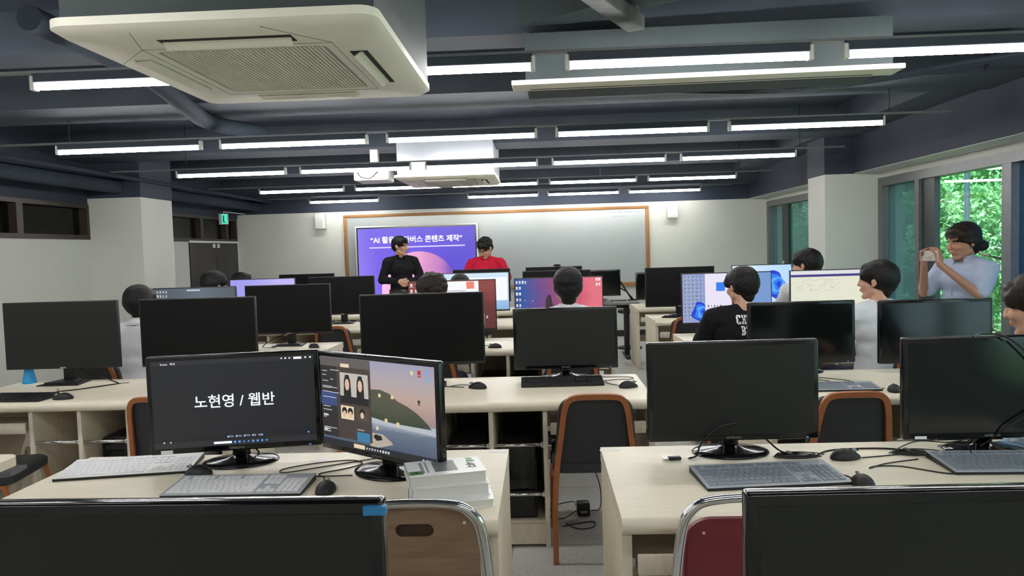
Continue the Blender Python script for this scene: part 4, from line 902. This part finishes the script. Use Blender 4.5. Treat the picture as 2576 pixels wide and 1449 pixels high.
# ---- standing desk near the front ------------------------------
t = thing('standing_desk', 'grey-topped standing desk on black column legs beside the aisle', 'desk', (.78, 10.1, 0))
cbox('desktop', -.75, .50, -.32, .30, .725, .755, mat('grey_laminate', rgb(120, 120, 118), .5), t, bev=.003)
for s in (-.62, .36):
    cbox('leg', s-.035, s+.035, -.03, .03, .03, .725, M_BLKM, t, bev=.004); cbox('foot', s-.035, s+.035, -.30, .28, 0, .035, M_BLKM, t, bev=.006)
cbox('crossbar', -.6, .36, -.02, .02, .66, .70, M_BLKM, t)
t = thing('document_arm', 'slanted black document arm at the end of the standing desk', 'stand', (1.14, 10.2, .755))
ctube('arm', [(.10, 0, .0), (.0, 0, .16), (-.06, 0, .26)], .012, M_BLKM, t, sm=0); ctube('arm', [(.12, -.03, .0), (.02, -.03, .12), (-.08, -.03, .18)], .009, M_BLKM, t, sm=0); cbox('base', .04, .16, -.08, .05, 0, .012, M_BLKM, t)
t = thing('paper_stack', 'small stack of papers beside the standing desk monitor', 'papers', (1.05, 10.0, .756))
for k, (a, z) in enumerate(((5, 0), (-8, .012), (12, .022))): 
    s_ = cbox('sheet_stack', -.12, .08, -.08, .06, z, z+.009, (M_LABEL, M_BLKM, M_STEEL)[k], t); s_.rotation_euler = (0, 0, math.radians(a))
t = thing('stool', 'round black stool between the standing desk and the right desks', 'stool', (1.27, 10.9, 0))
bm = bmesh.new(); lathe(bm, [(.15, .52), (.165, .53), (.165, .56), (.15, .575)], 24); fin('seat', bm, M_BLKM, t, smooth=True)
cbox('column', -.02, .02, -.02, .02, .05, .52, M_CHROME, t); bm = bmesh.new(); lathe(bm, [(.18, 0), (.18, .02), (.03, .05)], 24); fin('base', bm, M_BLKM, t)
t = thing('tablet', 'dark tablet lying on the right fourth-row desk', 'tablet', (1.36, 7.74, DZ), math.radians(-20))
cbox('body', -.11, .11, -.08, .08, 0, .012, M_BLKM, t, bev=.003); cbox('screen', -.10, .10, -.07, .07, .012, .0128, M_OFFG, t)

# ================================================================ PEOPLE
SKIN = mat('skin', rgb(206, 160, 134), .55, var=.06, scale=30); SKIN2 = mat('skin_warm', rgb(178, 130, 106), .55, var=.06, scale=30)
HAIRM = mat('black_hair', rgb(17, 16, 17), .5, var=.4, scale=40, stretch=(6, 6, 1), bump=.25, bscale=60, spec=.25, col2=rgb(30, 28, 27))
HAIRB = mat('brown_black_hair', rgb(30, 24, 22), .5, var=.4, scale=40, stretch=(6, 6, 1), bump=.25, bscale=60, spec=.25, col2=rgb(48, 38, 32))
LIPS = mat('lips', rgb(178, 118, 104), .6); EYEW = mat('eye_white', rgb(176, 166, 160), .5); EYED = mat('eye_dark', rgb(26, 20, 18), .2)
def cloth(name, c, var=.08, fold=.25): return mat(name, rgb(*c), .85, var=var, scale=7, bump=fold, bscale=9, spec=.2)
C_WHITE = cloth('white_cloth', (226, 228, 234)); C_BLACK = cloth('black_cloth', (27, 27, 31)); C_REDC = cloth('red_cloth', (196, 30, 58)); C_BLUEC = cloth('light_blue_cloth', (176, 188, 212)); C_GREY = cloth('grey_trousers', (70, 72, 74)); C_NAVY = cloth('navy_trousers', (40, 44, 58)); C_DKGR = cloth('dark_grey_cloth', (48, 48, 52)); M_SHOE = mat('black_shoe', rgb(24, 24, 25), .35)
def orient(d, up=Vector((0, 0, 1))):
    d = d.normalized(); x = up.cross(d)
    if x.length < 1e-3: x = Vector((1, 0, 0))
    x.normalize(); y = d.cross(x); return Matrix((x, y, d)).transposed().to_4x4()
class Body:
    def __init__(s): s.p = []; s.T = Matrix.Identity(4)
    def ell(s, c, r, rot=None):
        m = Matrix.Translation(c) @ (rot or Matrix.Identity(4)) @ Matrix.Diagonal((*r, 1)); s.p.append(('e', s.T @ m)); return s
    def cap(s, a, b, ra, rb):
        s.p.append(('c', s.T @ Vector(a), s.T @ Vector(b), ra, rb)); return s
    def build(s, name, m, parent, voxel, smooth=3, nz=0, nfreq=6, seed=0, curl=None, crop=None):
        bm = bmesh.new()
        for q in s.p:
            if q[0] == 'e': bmesh.ops.create_uvsphere(bm, u_segments=20, v_segments=14, radius=1, matrix=q[1])
            else:
                _, a, b, ra, rb = q; d = b-a; L_ = d.length; R_ = orient(d) if L_ > 1e-6 else Matrix.Identity(4); n = 14
                rings = []
                for k in range(1, 6): t = PI/2*k/5; rings.append((-math.cos(t)*ra, math.sin(t)*ra))
                rings[-1] = (0, ra)
                for k in range(0, 5): t = PI/2*k/5; rings.append((L_+math.sin(t)*rb, math.cos(t)*rb))
                V = []
                for z, r in rings: V.append([bm.verts.new(a+R_.to_3x3() @ Vector((r*math.cos(2*PI*j/n), r*math.sin(2*PI*j/n), z))) for j in range(n)])
                v0 = bm.verts.new(a+R_.to_3x3() @ Vector((0, 0, -ra))); v1 = bm.verts.new(a+R_.to_3x3() @ Vector((0, 0, L_+rb)))
                for A_, B_ in zip(V, V[1:]):
                    for j in range(n): bm.faces.new((A_[j], A_[(j+1) % n], B_[(j+1) % n], B_[j]))
                for j in range(n): bm.faces.new((v0, V[0][(j+1) % n], V[0][j])); bm.faces.new((v1, V[-1][j], V[-1][(j+1) % n]))
        me = bpy.data.meshes.new('tmp'); bm.to_mesh(me); bm.free()
        o = bpy.data.objects.new('tmp', me); COL.objects.link(o)
        md = o.modifiers.new('r', 'REMESH'); md.mode = 'VOXEL'; md.voxel_size = voxel; md.use_smooth_shade = True
        if smooth: sm = o.modifiers.new('s', 'SMOOTH'); sm.iterations = smooth; sm.factor = .5
        dg = bpy.context.evaluated_depsgraph_get(); out = bpy.data.meshes.new_from_object(o.evaluated_get(dg)); bpy.data.objects.remove(o); bpy.data.meshes.remove(me)
        if nz or crop:
            b2 = bmesh.new(); b2.from_mesh(out)
            if nz:
                b2.normal_update(); off_ = Vector((seed*3.1, seed*1.7, 0))
                for v in b2.verts:
                    n1 = noise.noise(v.co*nfreq+off_)
                    if curl: n1 += .8*noise.noise(v.co*curl+off_)
                    v.co += v.normal*(n1*nz)
            if crop:
                for co, no in crop: bmesh.ops.bisect_plane(b2, geom=b2.verts[:]+b2.edges[:]+b2.faces[:], plane_co=co, plane_no=no, clear_outer=True)
            b2.to_mesh(out); b2.free()
        return link(name, out, m, parent, smooth='all')
def hand(B, w, d, n, side, curl=.4, s=1.0, spread=1.0):
    """wrist w, finger direction d, palm-facing normal n, side +1 = thumb on the +lateral side"""
    d = Vector(d).normalized(); n = Vector(n); n = (n-d*n.dot(d)).normalized(); l = d.cross(n)*side; w = Vector(w)
    B.cap(w, w+d*.03*s, .022*s, .026*s)
    for k in (-1, 0, 1): B.cap(w+d*.02*s+l*.018*k*s, w+d*.075*s+l*.024*k*s, .014*s, .012*s)
    L_ = (.062, .074, .080, .070); 
    for k in range(4):
        p = w+d*.078*s+l*(.030-.020*k)*s; dd = (d+l*(.16-.1*k)*spread).normalized(); seg = L_[::-1][k] if 0 else L_[(k+1) % 4] if 0 else (.072, .080, .074, .058)[k]
        a = curl*.6
        for q, fr in enumerate((.45, .31, .24)):
            dd2 = (dd*math.cos(a)+n*math.sin(a)).normalized(); p2 = p+dd2*seg*fr*s; B.cap(p, p2, (.0092-.0008*q)*s, (.0086-.0008*q)*s); p = p2; a += curl*(1.0 if q == 0 else .8)
    p = w+d*.022*s+l*.026*s; t1 = p+(d*.6+l*.75+n*.25).normalized()*.036*s; t2 = t1+(d*.9+l*.25+n*.4).normalized()*.030*s; t3 = t2+(d*1.0-l*.05+n*.35).normalized()*.022*s
    B.cap(p, t1, .014*s, .0115*s); B.cap(t1, t2, .011*s, .010*s); B.cap(t2, t3, .010*s, .0085*s)
def head_prims(B, fat=1.0):
    B.ell((0, -.012, .032), (.075, .092, .086)); B.ell((0, .020, -.030), (.060*fat, .066, .078))
    B.ell((0, .064, -.094), (.024*fat, .020, .017))
    for s in (-1, 1):
        B.cap((s*.052*fat, .004, -.052), (s*.020, .060, -.092), .022, .016); B.ell((s*.036, .058, -.022), (.028*fat, .026, .026))
        B.ell((s*.079, -.006, .002), (.010, .019, .030), Matrix.Rotation(s*.35, 4, 'Z')); B.ell((s*.083, -.002, -.018), (.007, .010, .014))
        B.cap((s*.012, .084, .034), (s*.040, .072, .034), .010, .010)
        B.ell((s*.012, .098, -.026), (.009, .011, .008))
    B.cap((0, .081, .024), (0, .097, -.016), .0075, .0115); B.ell((0, .099, -.021), (.0100, .010, .009))
    B.cap((-.018, .083, -.050), (.018, .083, -.050), .0075, .0075); B.cap((-.014, .082, -.060), (.014, .082, -.060), .008, .008)
def person(label, loc, yaw_, top, torso_yaw=0, lean=0, head=(0, 0, 0), sit=True, shirt=C_WHITE, pants=C_NAVY, hair='short', hairm=None, skin=SKIN, arms=None, width=1.0, voxel=.009, sleeve='long', collar=True, fat=1.0, curly=0, group=None, hair_extra=None, hands=None, hs=1.09):
    t = thing('person', label, 'person', loc, yaw_)
    HS = hs; base = 1.325 if sit else 1.725; k = top/base; t.scale = (k, k, k)
    up = 0 if sit else .40; W = width
    B = Body(); S = Body(); Pn = Body()
    piv = Vector((0, 0, .52+up)); TL = Matrix.Translation(piv) @ Matrix.Rotation(-lean, 4, 'X') @ Matrix.Rotation(torso_yaw, 4, 'Z') @ Matrix.Translation(-piv)
    # legs
    for s in (-1, 1):
        if sit: hip, kn, an = (s*.09, .0, .545), (s*.12, .40, .52), (s*.12, .38, .09)
        else: hip, kn, an = (s*.09, 0, .93), (s*.10, .02, .50), (s*.10, -.01, .09)
        B.cap(hip, kn, .074, .050); B.cap(kn, an, .048, .034); toe = (an[0]+s*.02, an[1]+.15, .035); B.cap((an[0], an[1]-.03, .04), toe, .034, .030)
        Pn.cap(hip, kn, .088*W, .066); Pn.cap(kn, (an[0], an[1], .12), .062, .052)
        sh = Body(); sh.cap((an[0], an[1]-.035, .045), toe, .044, .040); sh.build('shoe', M_SHOE, t, .012, 2)
    B.ell((0, 0, .56+up), (.15*W, .105, .10)); Pn.ell((0, 0, .56+up), (.168*W, .125*fat, .115)); Pn.build('trousers', pants, t, .014, 3, .004, 9)
    B.T = TL; S.T = TL
    for bb, g in ((B, 0), (S, 1)):
        e = .014*g
        bb.ell((0, .0, .64+up), (.138*W+e*1.3, (.10+e)*fat, .12)); bb.ell((0, 0, .74+up), (.136*W+e*1.2, (.095+e)*fat, .13)); bb.ell((0, 0, .87+up), (.158*W+e, (.100+e)*fat, .13+e*.5)); bb.ell((0, -.012, .95+up), (.155*W+e, .085*fat+e, .085+e*.5))
        for s in (-1, 1): bb.cap((s*.05, -.012, 1.015+up), (s*.165*W, -.005, .980+up), .050+e*.6, .053+e)
        if g: bb.ell((0, 0, .60+up), (.160*W, .122*fat, .10))
    B.cap((0, -.015, 1.02+up), (0, .008, 1.12+up), .052*W**.5, .050*W**.5)
    # arms : (elbow, wrist, finger dir, palm normal) per side in torso space
    A = arms or {s: ((s*.24*W, .10, .76+up), (s*.17, .34, .80+up), (0, 1, -.1), (0, 0, -1)) for s in (-1, 1)}
    for s in (-1, 1):
        sh_ = Vector((s*.178*W, -.005, .972+up)); el, wr, fd, pn = (Vector(v) for v in A[s])
        B.cap(sh_, el, .046, .036); B.cap(el, wr, .037, .025); hand(B, wr, fd, pn, -s if not hands else hands[s][0], (hands[s][1] if hands else .35))
        S.cap(sh_, el if sleeve == 'long' else sh_.lerp(el, .80), .070, .060 if sleeve == 'long' else .070)
        if sleeve == 'long': S.cap(el, wr.lerp(el, .06), .058, .040)
    # head
    hd = Matrix.Translation((0, .022, 1.180+up)) @ Matrix.Scale(HS, 4) @ Matrix.Rotation(head[0], 4, 'Z') @ Matrix.Rotation(head[1], 4, 'X') @ Matrix.Rotation(head[2], 4, 'Y')
    B.T = TL @ hd; head_prims(B, fat**.6); B.cap((0, -.02, -.05), (0, -.015, -.09), .052*fat**.5, .050*fat**.5)
    body = B.build('body', skin, t, voxel, 2)
    crop = [((0, 0, .565+up if not sit else .52+up), (0, 0, -1))] if not sit else None
    shirt_o = S.build('shirt', shirt, t, .011, 9, .009, 5, seed=len(label), curl=16)
    HT = TL @ hd
    def child(nm, fn, m_, vox=.005, sm=1, nz=0, nf=6, **k_):
        q = Body(); q.T = HT; fn(q); return q.build(nm, m_, t, vox, sm, nz, nf, **k_)
    def eyes(q):
        for s in (-1, 1): q.ell((s*.031, .080, .014), (.013, .006, .0045))
    def small(nm, m_, fn):
        bm = bmesh.new()
        for c, r_ in fn: bmesh.ops.create_uvsphere(bm, u_segments=10, v_segments=8, radius=1, matrix=HT @ Matrix.Translation(c) @ Matrix.Diagonal((*r_, 1)))
        return fin(nm, bm, m_, t, smooth='all')
    for s in (-1, 1):
        e_ = small('eye', EYEW, [((s*.030, .0815, .013), (.0125, .0065, .0048))]); small('iris', EYED, [((s*.030, .0862, .013), (.0062, .0034, .0046))]).parent = e_
        small('eyelid', EYED, [((s*.030, .0845, .0185), (.0145, .005, .0018))])
        bm = bmesh.new(); tube(bm, [HT @ Vector(v) for v in ((s*.014, .0935, .036), (s*.030, .0900, .041), (s*.047, .0775, .036))], .0034, 6, 4); fin('eyebrow', bm, hairm or HAIRM, t, smooth='all')
    small('lips', LIPS, [((0, .0895, -.0515), (.020, .0045, .0040)), ((0, .0885, -.0595), (.016, .0045, .0045))])
    hm = hairm or HAIRM
    def hshort(q):
        q.ell((0, -.020, .046), (.092, .106, .088)); q.ell((0, -.055, .008), (.080, .066, .078)); q.ell((0, .048, .080), (.066, .042, .030))
        for s in (-1, 1): q.ell((s*.068, -.034, .016), (.020, .046, .044)); q.ell((s*.066, .030, .055), (.020, .036, .032))
        if hair == 'fringe':
            q.ell((0, .068, .052), (.064, .026, .034)); q.ell((0, -.036, .024), (.093, .092, .088)); q.cap((0, -.050, -.01), (0, -.046, -.062), .066, .046)
            for s in (-1, 1): q.ell((s*.064, .045, .036), (.020, .036, .036)); q.ell((s*.074, -.03, .026), (.018, .044, .044))
        if hair == 'bun':
            q.ell((0, -.060, -.02), (.066, .050, .075)); q.ell((0, -.135, -.045), (.036, .040, .036)); q.cap((0, -.095, -.03), (0, -.125, -.040), .020, .026)
            for s in (-1, 1): q.cap((s*.045, .060, .068), (s*.074, .030, .01), .020, .012); q.ell((s*.070, -.018, .006), (.022, .040, .040))
        if hair == 'nape': q.cap((0, -.055, -.01), (0, -.052, -.062), .070, .050)
        if hair == 'thin': q.ell((0, -.035, .040), (.098, .100, .088)); q.ell((0, -.05, -.01), (.092, .075, .075))
        if hair == 'long': q.cap((0, -.06, -.02), (0, -.055, -.16), .085, .07)
        if hair == 'curly':
            q.ell((0, -.025, .055), (.094, .104, .088)); rj = random.Random(4)
            for j in range(70):
                a = rj.uniform(0, 2*PI); el_ = rj.uniform(.05, 1.45); d_ = Vector((math.cos(a)*math.cos(el_), math.sin(a)*math.cos(el_), math.sin(el_)))
                if d_.y > .55 and d_.z < .35: continue
                r_ = rj.uniform(.012, .019); q.ell((d_.x*.092, -.022+d_.y*.100, .055+d_.z*.088), (r_, r_, r_))
    child('hair', hshort, hm, .0055, 1 if curly else 4, .003+.008*curly, 22, seed=len(label), curl=45 if curly else 60)
    if collar:
        bm = bmesh.new(); pts = []
        for j in range(13):
            a = math.radians(-230+j*280/12); pts.append((a, 1))
        ri, ro = [], []
        for j in range(15):
            a = math.radians(120+j*(300)/14); c_, s_ = math.cos(a), math.sin(a)
            ri.append(bm.verts.new(TL @ Vector((.058*W**.5*c_, .002+.060*s_, 1.078+up-.010*max(0, s_))))); ro.append(bm.verts.new(TL @ Vector((.082*W**.5*c_, -.004+.082*s_-(.0), 1.028+up-.035*max(0, s_)))))
        for j in range(14): bm.faces.new((ri[j], ri[j+1], ro[j+1], ro[j]))
        co = fin('collar', bm, shirt if not isinstance(collar, bpy.types.Material) else collar, t, smooth='all'); md = co.modifiers.new('s', 'SOLIDIFY'); md.thickness = .005
    return t, TL, HT, shirt_o, body
R = math.radians
CHZ = 0
# seated people, rear views
person('person with bowl-cut black hair in a white shirt behind the far left monitors', (-2.91, 5.20, 0), 0, 1.335, head=(R(0), R(6), R(-6)), lean=R(6), hair='fringe', shirt=C_WHITE)
person('person with black hair seated in front of the dark door', (-3.14, 7.02, 0), R(-6), 1.385, head=(R(-35), R(-4), 0), hair='fringe', shirt=C_DKGR, voxel=.012)
person('dark-haired person farthest left, only the hair showing over the lit screen', (-3.50, 8.57, 0), R(-20), 1.33, head=(R(-25), 0, 0), hair='long', shirt=C_BLACK, voxel=.012)
person('person with thinning curly dark hair in front of the dark red screen', (-.755, 5.14, 0), 0, 1.36, head=(0, R(-3), 0), hair='thin', hairm=HAIRB, shirt=C_WHITE, voxel=.010, curly=.8)
person('person with smooth black hair seen before the pale blue screen', (-.765, 7.0, 0), 0, 1.285, head=(0, R(-3), 0), shirt=C_GREY, voxel=.012)
person('person with black hair and white collar facing the purple wallpaper', (.185, 5.14, 0), 0, 1.37, head=(0, R(2), 0), hair='nape', shirt=C_WHITE, voxel=.010)
pj = person('person with black hair in a black jersey with white letters', (1.385, 5.12, 0), R(4), 1.34, head=(R(22), R(-4), 0), lean=R(4), hair='fringe', shirt=C_BLACK, width=1.22, fat=1.1, collar=False)
p8 = person('person with full black hair and glasses facing left beside the blue flower screen', (2.40, 6.80, 0), R(12), 1.43, head=(R(38), R(-2), 0), hair='fringe', shirt=C_WHITE, voxel=.009)
person('person in a white T-shirt with black hair, face in profile to the left', (2.24, 5.03, 0), R(8), 1.36, head=(R(44), R(2), 0), hair='fringe', shirt=C_WHITE, collar=False, sleeve='short', voxel=.007)
person('person in black with brown-black hair at the right edge of the picture', (2.045, 3.14, 0), R(0), 1.345, head=(R(46), R(-10), 0), hair='fringe', hairm=HAIRB, shirt=C_BLACK, collar=False, width=1.05, voxel=.007)
# standing people
up = .40
pb = person('man in a black shirt standing with clasped hands before the purple slide', (-1.885, 10.0, 0), R(-160), 1.725, head=(R(48), R(-4), 0), sit=False, shirt=C_BLACK, pants=C_GREY, skin=SKIN, voxel=.006, width=1.0, fat=1.05,
    arms={-1: ((-.262, .0, .74+up), (-.075, .185, .70+up), (.95, .2, .12), (0, -1, 0)), 1: ((.262, .0, .74+up), (.075, .20, .715+up), (-.95, .2, .05), (0, -1, 0))}, hands={-1: (1, .75), 1: (-1, .75)})
t = pb[0]
ctube('belt', [Vector((.163*math.cos(a), .122*math.sin(a), .992)) for a in [k*PI/12 for k in range(25)]], .012, M_BLKM, t, sm=0)
for s in (-1, 1): ctube('buckle', [(.012*s+.011*math.cos(a), .138, .992+.011*math.sin(a)) for a in [k*PI/6 for k in range(13)]], .0028, M_CHROME, t, sm=0, n=6)
pr = person('man with curly hair and glasses in a red shirt looking down at the podium', (-.76, 10.42, 0), R(180), 1.665, head=(R(-32), R(-24), 0), lean=R(8), sit=False, shirt=C_REDC, pants=C_NAVY, skin=SKIN, width=1.2, fat=1.2, hs=1.12, hair='curly', curly=1, voxel=.007,
    arms={-1: ((-.31, .06, .76+up), (-.20, .28, .70+up), (.2, 1, -.2), (0, 0, -1)), 1: ((.31, .06, .76+up), (.20, .28, .70+up), (-.2, 1, -.2), (0, 0, -1))})
def glasses(t, HT):
    bm = bmesh.new()
    for s in (-1, 1):
        tube(bm, [HT @ Vector((s*.033+.022*math.cos(a), .100-.004*abs(math.cos(a)), .012+.017*math.sin(a))) for a in [k*PI/7 for k in range(15)]], .0018, 5, 0)
        tube(bm, [HT @ Vector(v) for v in ((s*.055, .098, .016), (s*.080, .04, .012), (s*.084, -.01, .006))], .0018, 5, 0)
    tube(bm, [HT @ Vector((-.011, .102, .014)), HT @ Vector((.011, .102, .014))], .0018, 5, 0)
    fin('glasses', bm, M_BLKG, t, smooth='all')
glasses(pr[0], pr[2]); glasses(p8[0], p8[2])
ww = person('woman with a low hair bun in a light blue shirt holding up a phone', (3.06, 5.50, 0), R(112), 1.585, head=(R(-12), R(-8), 0), sit=False, shirt=C_BLUEC, pants=C_NAVY, skin=SKIN2, hairm=HAIRB, hair='bun', width=1.16, fat=1.22, sleeve='short', voxel=.006, hs=1.2,
    arms={-1: ((-.235, .14, .78+up), (-.070, .345, 1.02+up), (.10, .12, 1), (1, .1, 0)), 1: ((.235, .16, .78+up), (.070, .345, 1.02+up), (-.10, .12, 1), (-1, .1, 0))}, hands={-1: (-1, .55), 1: (1, .55)})
kw = ww[0].scale[0]
ph_w = ww[0].matrix_basis @ (ww[1] @ Vector((0, .372, 1.108+up)))
bpy.context.view_layer.update()
t = thing('phone', 'phone with a pale cover held sideways by the woman in light blue', 'phone', ww[0].matrix_world @ (ww[1] @ Vector((0, .375, 1.085+up))), R(112))
cbox('case', -.075, .075, -.004, .004, -.037, .037, mat('phone_case', rgb(206, 196, 190), .35, var=.3, scale=40), t, bev=.003); cbox('camera_bump', .045, .070, .003, .007, .0, .030, M_BLKG, t, bev=.002); cbox('screen', -.071, .071, -.0052, -.0038, -.033, .033, M_OFFG, t)
# woman's shirt front : open collar band and buttons
TLw = ww[1]
ctube('placket', [TLw @ Vector((.012, .128-.002*abs(k-3), .99+up-.07*k)) for k in range(7)], .003, C_BLUEC, ww[0], n=5)
for k_ in range(4):
    z = .94+up-.09*k_; b = bmesh.new(); bmesh.ops.create_uvsphere(b, u_segments=10, v_segments=6, radius=.006, matrix=TLw @ Matrix.Translation((0, .130 if k_ else .118, z))); fin('button', b, C_WHITE, ww[0], smooth='all')
# lettering on the black jersey, draped on the cloth
GL = {'C': ['01111', '11011', '11000', '11000', '11000', '11011', '01111'], 'H': ['11011', '11011', '01010', '01110', '01010', '11011', '11011'], 'I': ['111', '111', '010', '010', '010', '111', '111'], 'A': ['00100', '01110', '01010', '01010', '01110', '11011', '11011'],
      'G': ['01111', '11000', '11000', '11011', '11001', '11011', '01111'], 'O': ['01110', '11011', '11011', '11011', '11011', '11011', '01110'], 'B': ['11110', '01011', '01011', '01110', '01011', '01011', '11110'], 'U': ['11011', '11011', '01010', '01010', '01010', '01110', '00110'], 'L': ['1110', '0100', '0100', '0100', '0100', '0101', '1111'], 'S': ['01111', '11001', '11100', '01110', '00111', '10011', '11110']}
shirt_o = pj[3]; bpy.context.view_layer.update()
tree_ = BVHTree.FromPolygons([v.co for v in shirt_o.data.vertices], [p.vertices[:] for p in shirt_o.data.polygons])
def drape(word, xc, zc, cw, ch):
    tot = sum(len(GL[c][0])+1 for c in word)-1; x = xc-tot*cw/2
    for c in word:
        bm = bmesh.new(); g = GL[c]
        for r_, row in enumerate(g):
            for q, b in enumerate(row):
                if b == '1':
                    vs = []
                    for dx, dz in ((0, 0), (1, 0), (1, 1), (0, 1)):
                        X = x+(q+dx)*cw; Z = zc+ch*3.5-(r_+dz)*ch; h = tree_.ray_cast(Vector((X, -1, Z)), Vector((0, 1, 0)))
                        vs.append(bm.verts.new(h[0]-Vector((0, .004, 0)) if h[0] else Vector((X, -.1, Z))))
                    bm.faces.new(vs)
        bmesh.ops.remove_doubles(bm, verts=bm.verts, dist=.0005); bmesh.ops.recalc_face_normals(bm, faces=bm.faces)
        o = fin('letter', bm, C_LET, shirt_o, smooth='all'); x += (len(g[0])+1)*cw
C_LET = mat('white_lettering', rgb(238, 238, 238), .7)
drape('CHICAGO', .022, .970, .0056, .0086); drape('BULLS', .018, .898, .0058, .0086)

# ================================================================ OUTSIDE
bm = bmesh.new(); box(bm, XR+.26, 60, -25, 60, -3.2, -3.0); g_ = fin('ground_outside', bm, mat('grass', rgb(86, 128, 58), .9, var=.4, scale=3)); g_['kind'] = 'structure'
import numpy as np
LEAFM = []
for nm, c, c2 in (('leaf_bright', (150, 196, 146), (108, 168, 118)), ('leaf_mid', (130, 180, 138), (84, 142, 104))):
    m_ = mat(nm, rgb(*c), .6, col2=rgb(*c2), scale=1.6, spec=.3); b_ = m_.node_tree.nodes['Principled BSDF']
    nt = m_.node_tree; tr = nt.nodes.new('ShaderNodeBsdfTranslucent'); tr.inputs[0].default_value = rgb(140, 200, 120); mx = nt.nodes.new('ShaderNodeMixShader'); mx.inputs[0].default_value = .35
    nt.links.new(b_.outputs[0], mx.inputs[1]); nt.links.new(tr.outputs[0], mx.inputs[2]); nt.links.new(mx.outputs[0], nt.nodes['Material Output'].inputs[0]); LEAFM.append(m_)
BARK = mat('bark', rgb(84, 72, 58), .9, var=.3, scale=10, bump=.3)
def tree(label, x, y, h, r, n, leafm, seed, z0=-3.0, leaf=.06):
    t = thing('tree', label, 'tree', (x, y, z0), 0, 'trees outside the windows'); rr = random.Random(seed); rg = np.random.default_rng(seed)
    bm = bmesh.new(); tube(bm, [(0, 0, -.05), (.1, 0, h*.3), (-.05, .1, h*.6), (0, 0, h*.85)], lambda q: .16-.11*q, 8, 5); br = []
    for k in range(9):
        a = k*2.4; zz = h*(.25+.055*k); e = Vector((r*.7*math.cos(a), r*.7*math.sin(a), zz+r*.35)); tube(bm, [(0, 0, zz), e*.5+Vector((0, 0, zz*.55)), e], lambda q: .06-.045*q, 5, 3); br.append(e)
    fin('trunk', bm, BARK, t, smooth='all')
    cl = []
    for k in range(60):
        a = rr.uniform(0, 2*PI); zz = rr.uniform(.12, 1.0); R_ = r*math.sin(min(1, zz*.9+.12)*PI)**.5*rr.uniform(.45, 1); cl.append((R_*math.cos(a), R_*math.sin(a), h*zz, rr.uniform(.3, .65)*r*.45))
    cl = np.array(cl); idx = rg.integers(0, len(cl), n); dirs = rg.normal(size=(n, 3)); dirs /= np.linalg.norm(dirs, axis=1)[:, None]
    c = cl[idx, :3]+dirs*(cl[idx, 3]*rg.uniform(.6, 1, n)**.5)[:, None]*[1, 1, .75]
    a = rg.normal(size=(n, 3)); a /= np.linalg.norm(a, axis=1)[:, None]; b = np.cross(a, rg.normal(size=(n, 3))); b /= np.linalg.norm(b, axis=1)[:, None]; s = rg.uniform(.6, 1.2, n)[:, None]*leaf
    b = b*.5; V = np.stack([c-a*s, c+b*s, c+a*s, c-b*s], 1).reshape(-1, 3)
    me = bpy.data.meshes.new('foliage'); me.vertices.add(4*n); me.vertices.foreach_set('co', V.ravel()); me.loops.add(4*n); me.loops.foreach_set('vertex_index', np.arange(4*n)); me.polygons.add(n); me.polygons.foreach_set('loop_start', np.arange(n)*4); me.update()
    o = link('foliage', me, leafm, t); o['kind'] = 'stuff'; return t
TR = [(8.7, 12.3, 7.0, 2.7, 60000, 0, 'bright green leafy tree nearest the clear window pane, right of the pole'), (6.6, 14.6, 6.8, 1.9, 46000, 1, 'darker green tree outside, left of the pole'), (10.5, 18.2, 8.5, 3.0, 30000, 1, 'tall green tree standing behind the two nearer ones'),
      (6.4, 18.5, 7, 2.2, 26000, 0, 'green tree seen through the teal pane beyond the column'), (8.5, 23, 8, 3.0, 12000, 1, 'green tree seen through the far window'), (12.5, 27, 9, 3.5, 10000, 0, 'green tree at the back beyond the far window'), (10.8, 13.8, 8.5, 2.6, 26000, 0, 'green tree behind the post at the right edge'), (9.0, 8.5, 7, 2.5, 10000, 1, 'green tree behind the deep blue pane'), (14.5, 21, 10, 3.6, 10000, 1, 'tall dark tree in the second line outside'), (10, 3.5, 8, 3.0, 12000, 0, 'green tree outside to the right of the second desk row'), (8.5, -2.5, 7, 2.8, 12000, 1, 'green tree outside beside the camera'), (11, -8, 9, 3.6, 9000, 0, 'green tree outside behind the camera')]
for i, (x, y, h, r_, n, lm, lb) in enumerate(TR): tree(lb, x, y, h, r_, n, LEAFM[lm], 11+i)
t = thing('lamp_pole', 'slim blue-grey pole standing outside in front of the trees', 'pole', (5.9, 10.55, -3.0))
ctube('pole', [(0, 0, 0), (0, 0, 6.5)], .035, mat('pole_paint', rgb(52, 74, 84), .5), t, sm=0, n=12); cbox('base_plate', -.12, .12, -.12, .12, 0, .03, M_ALU, t)
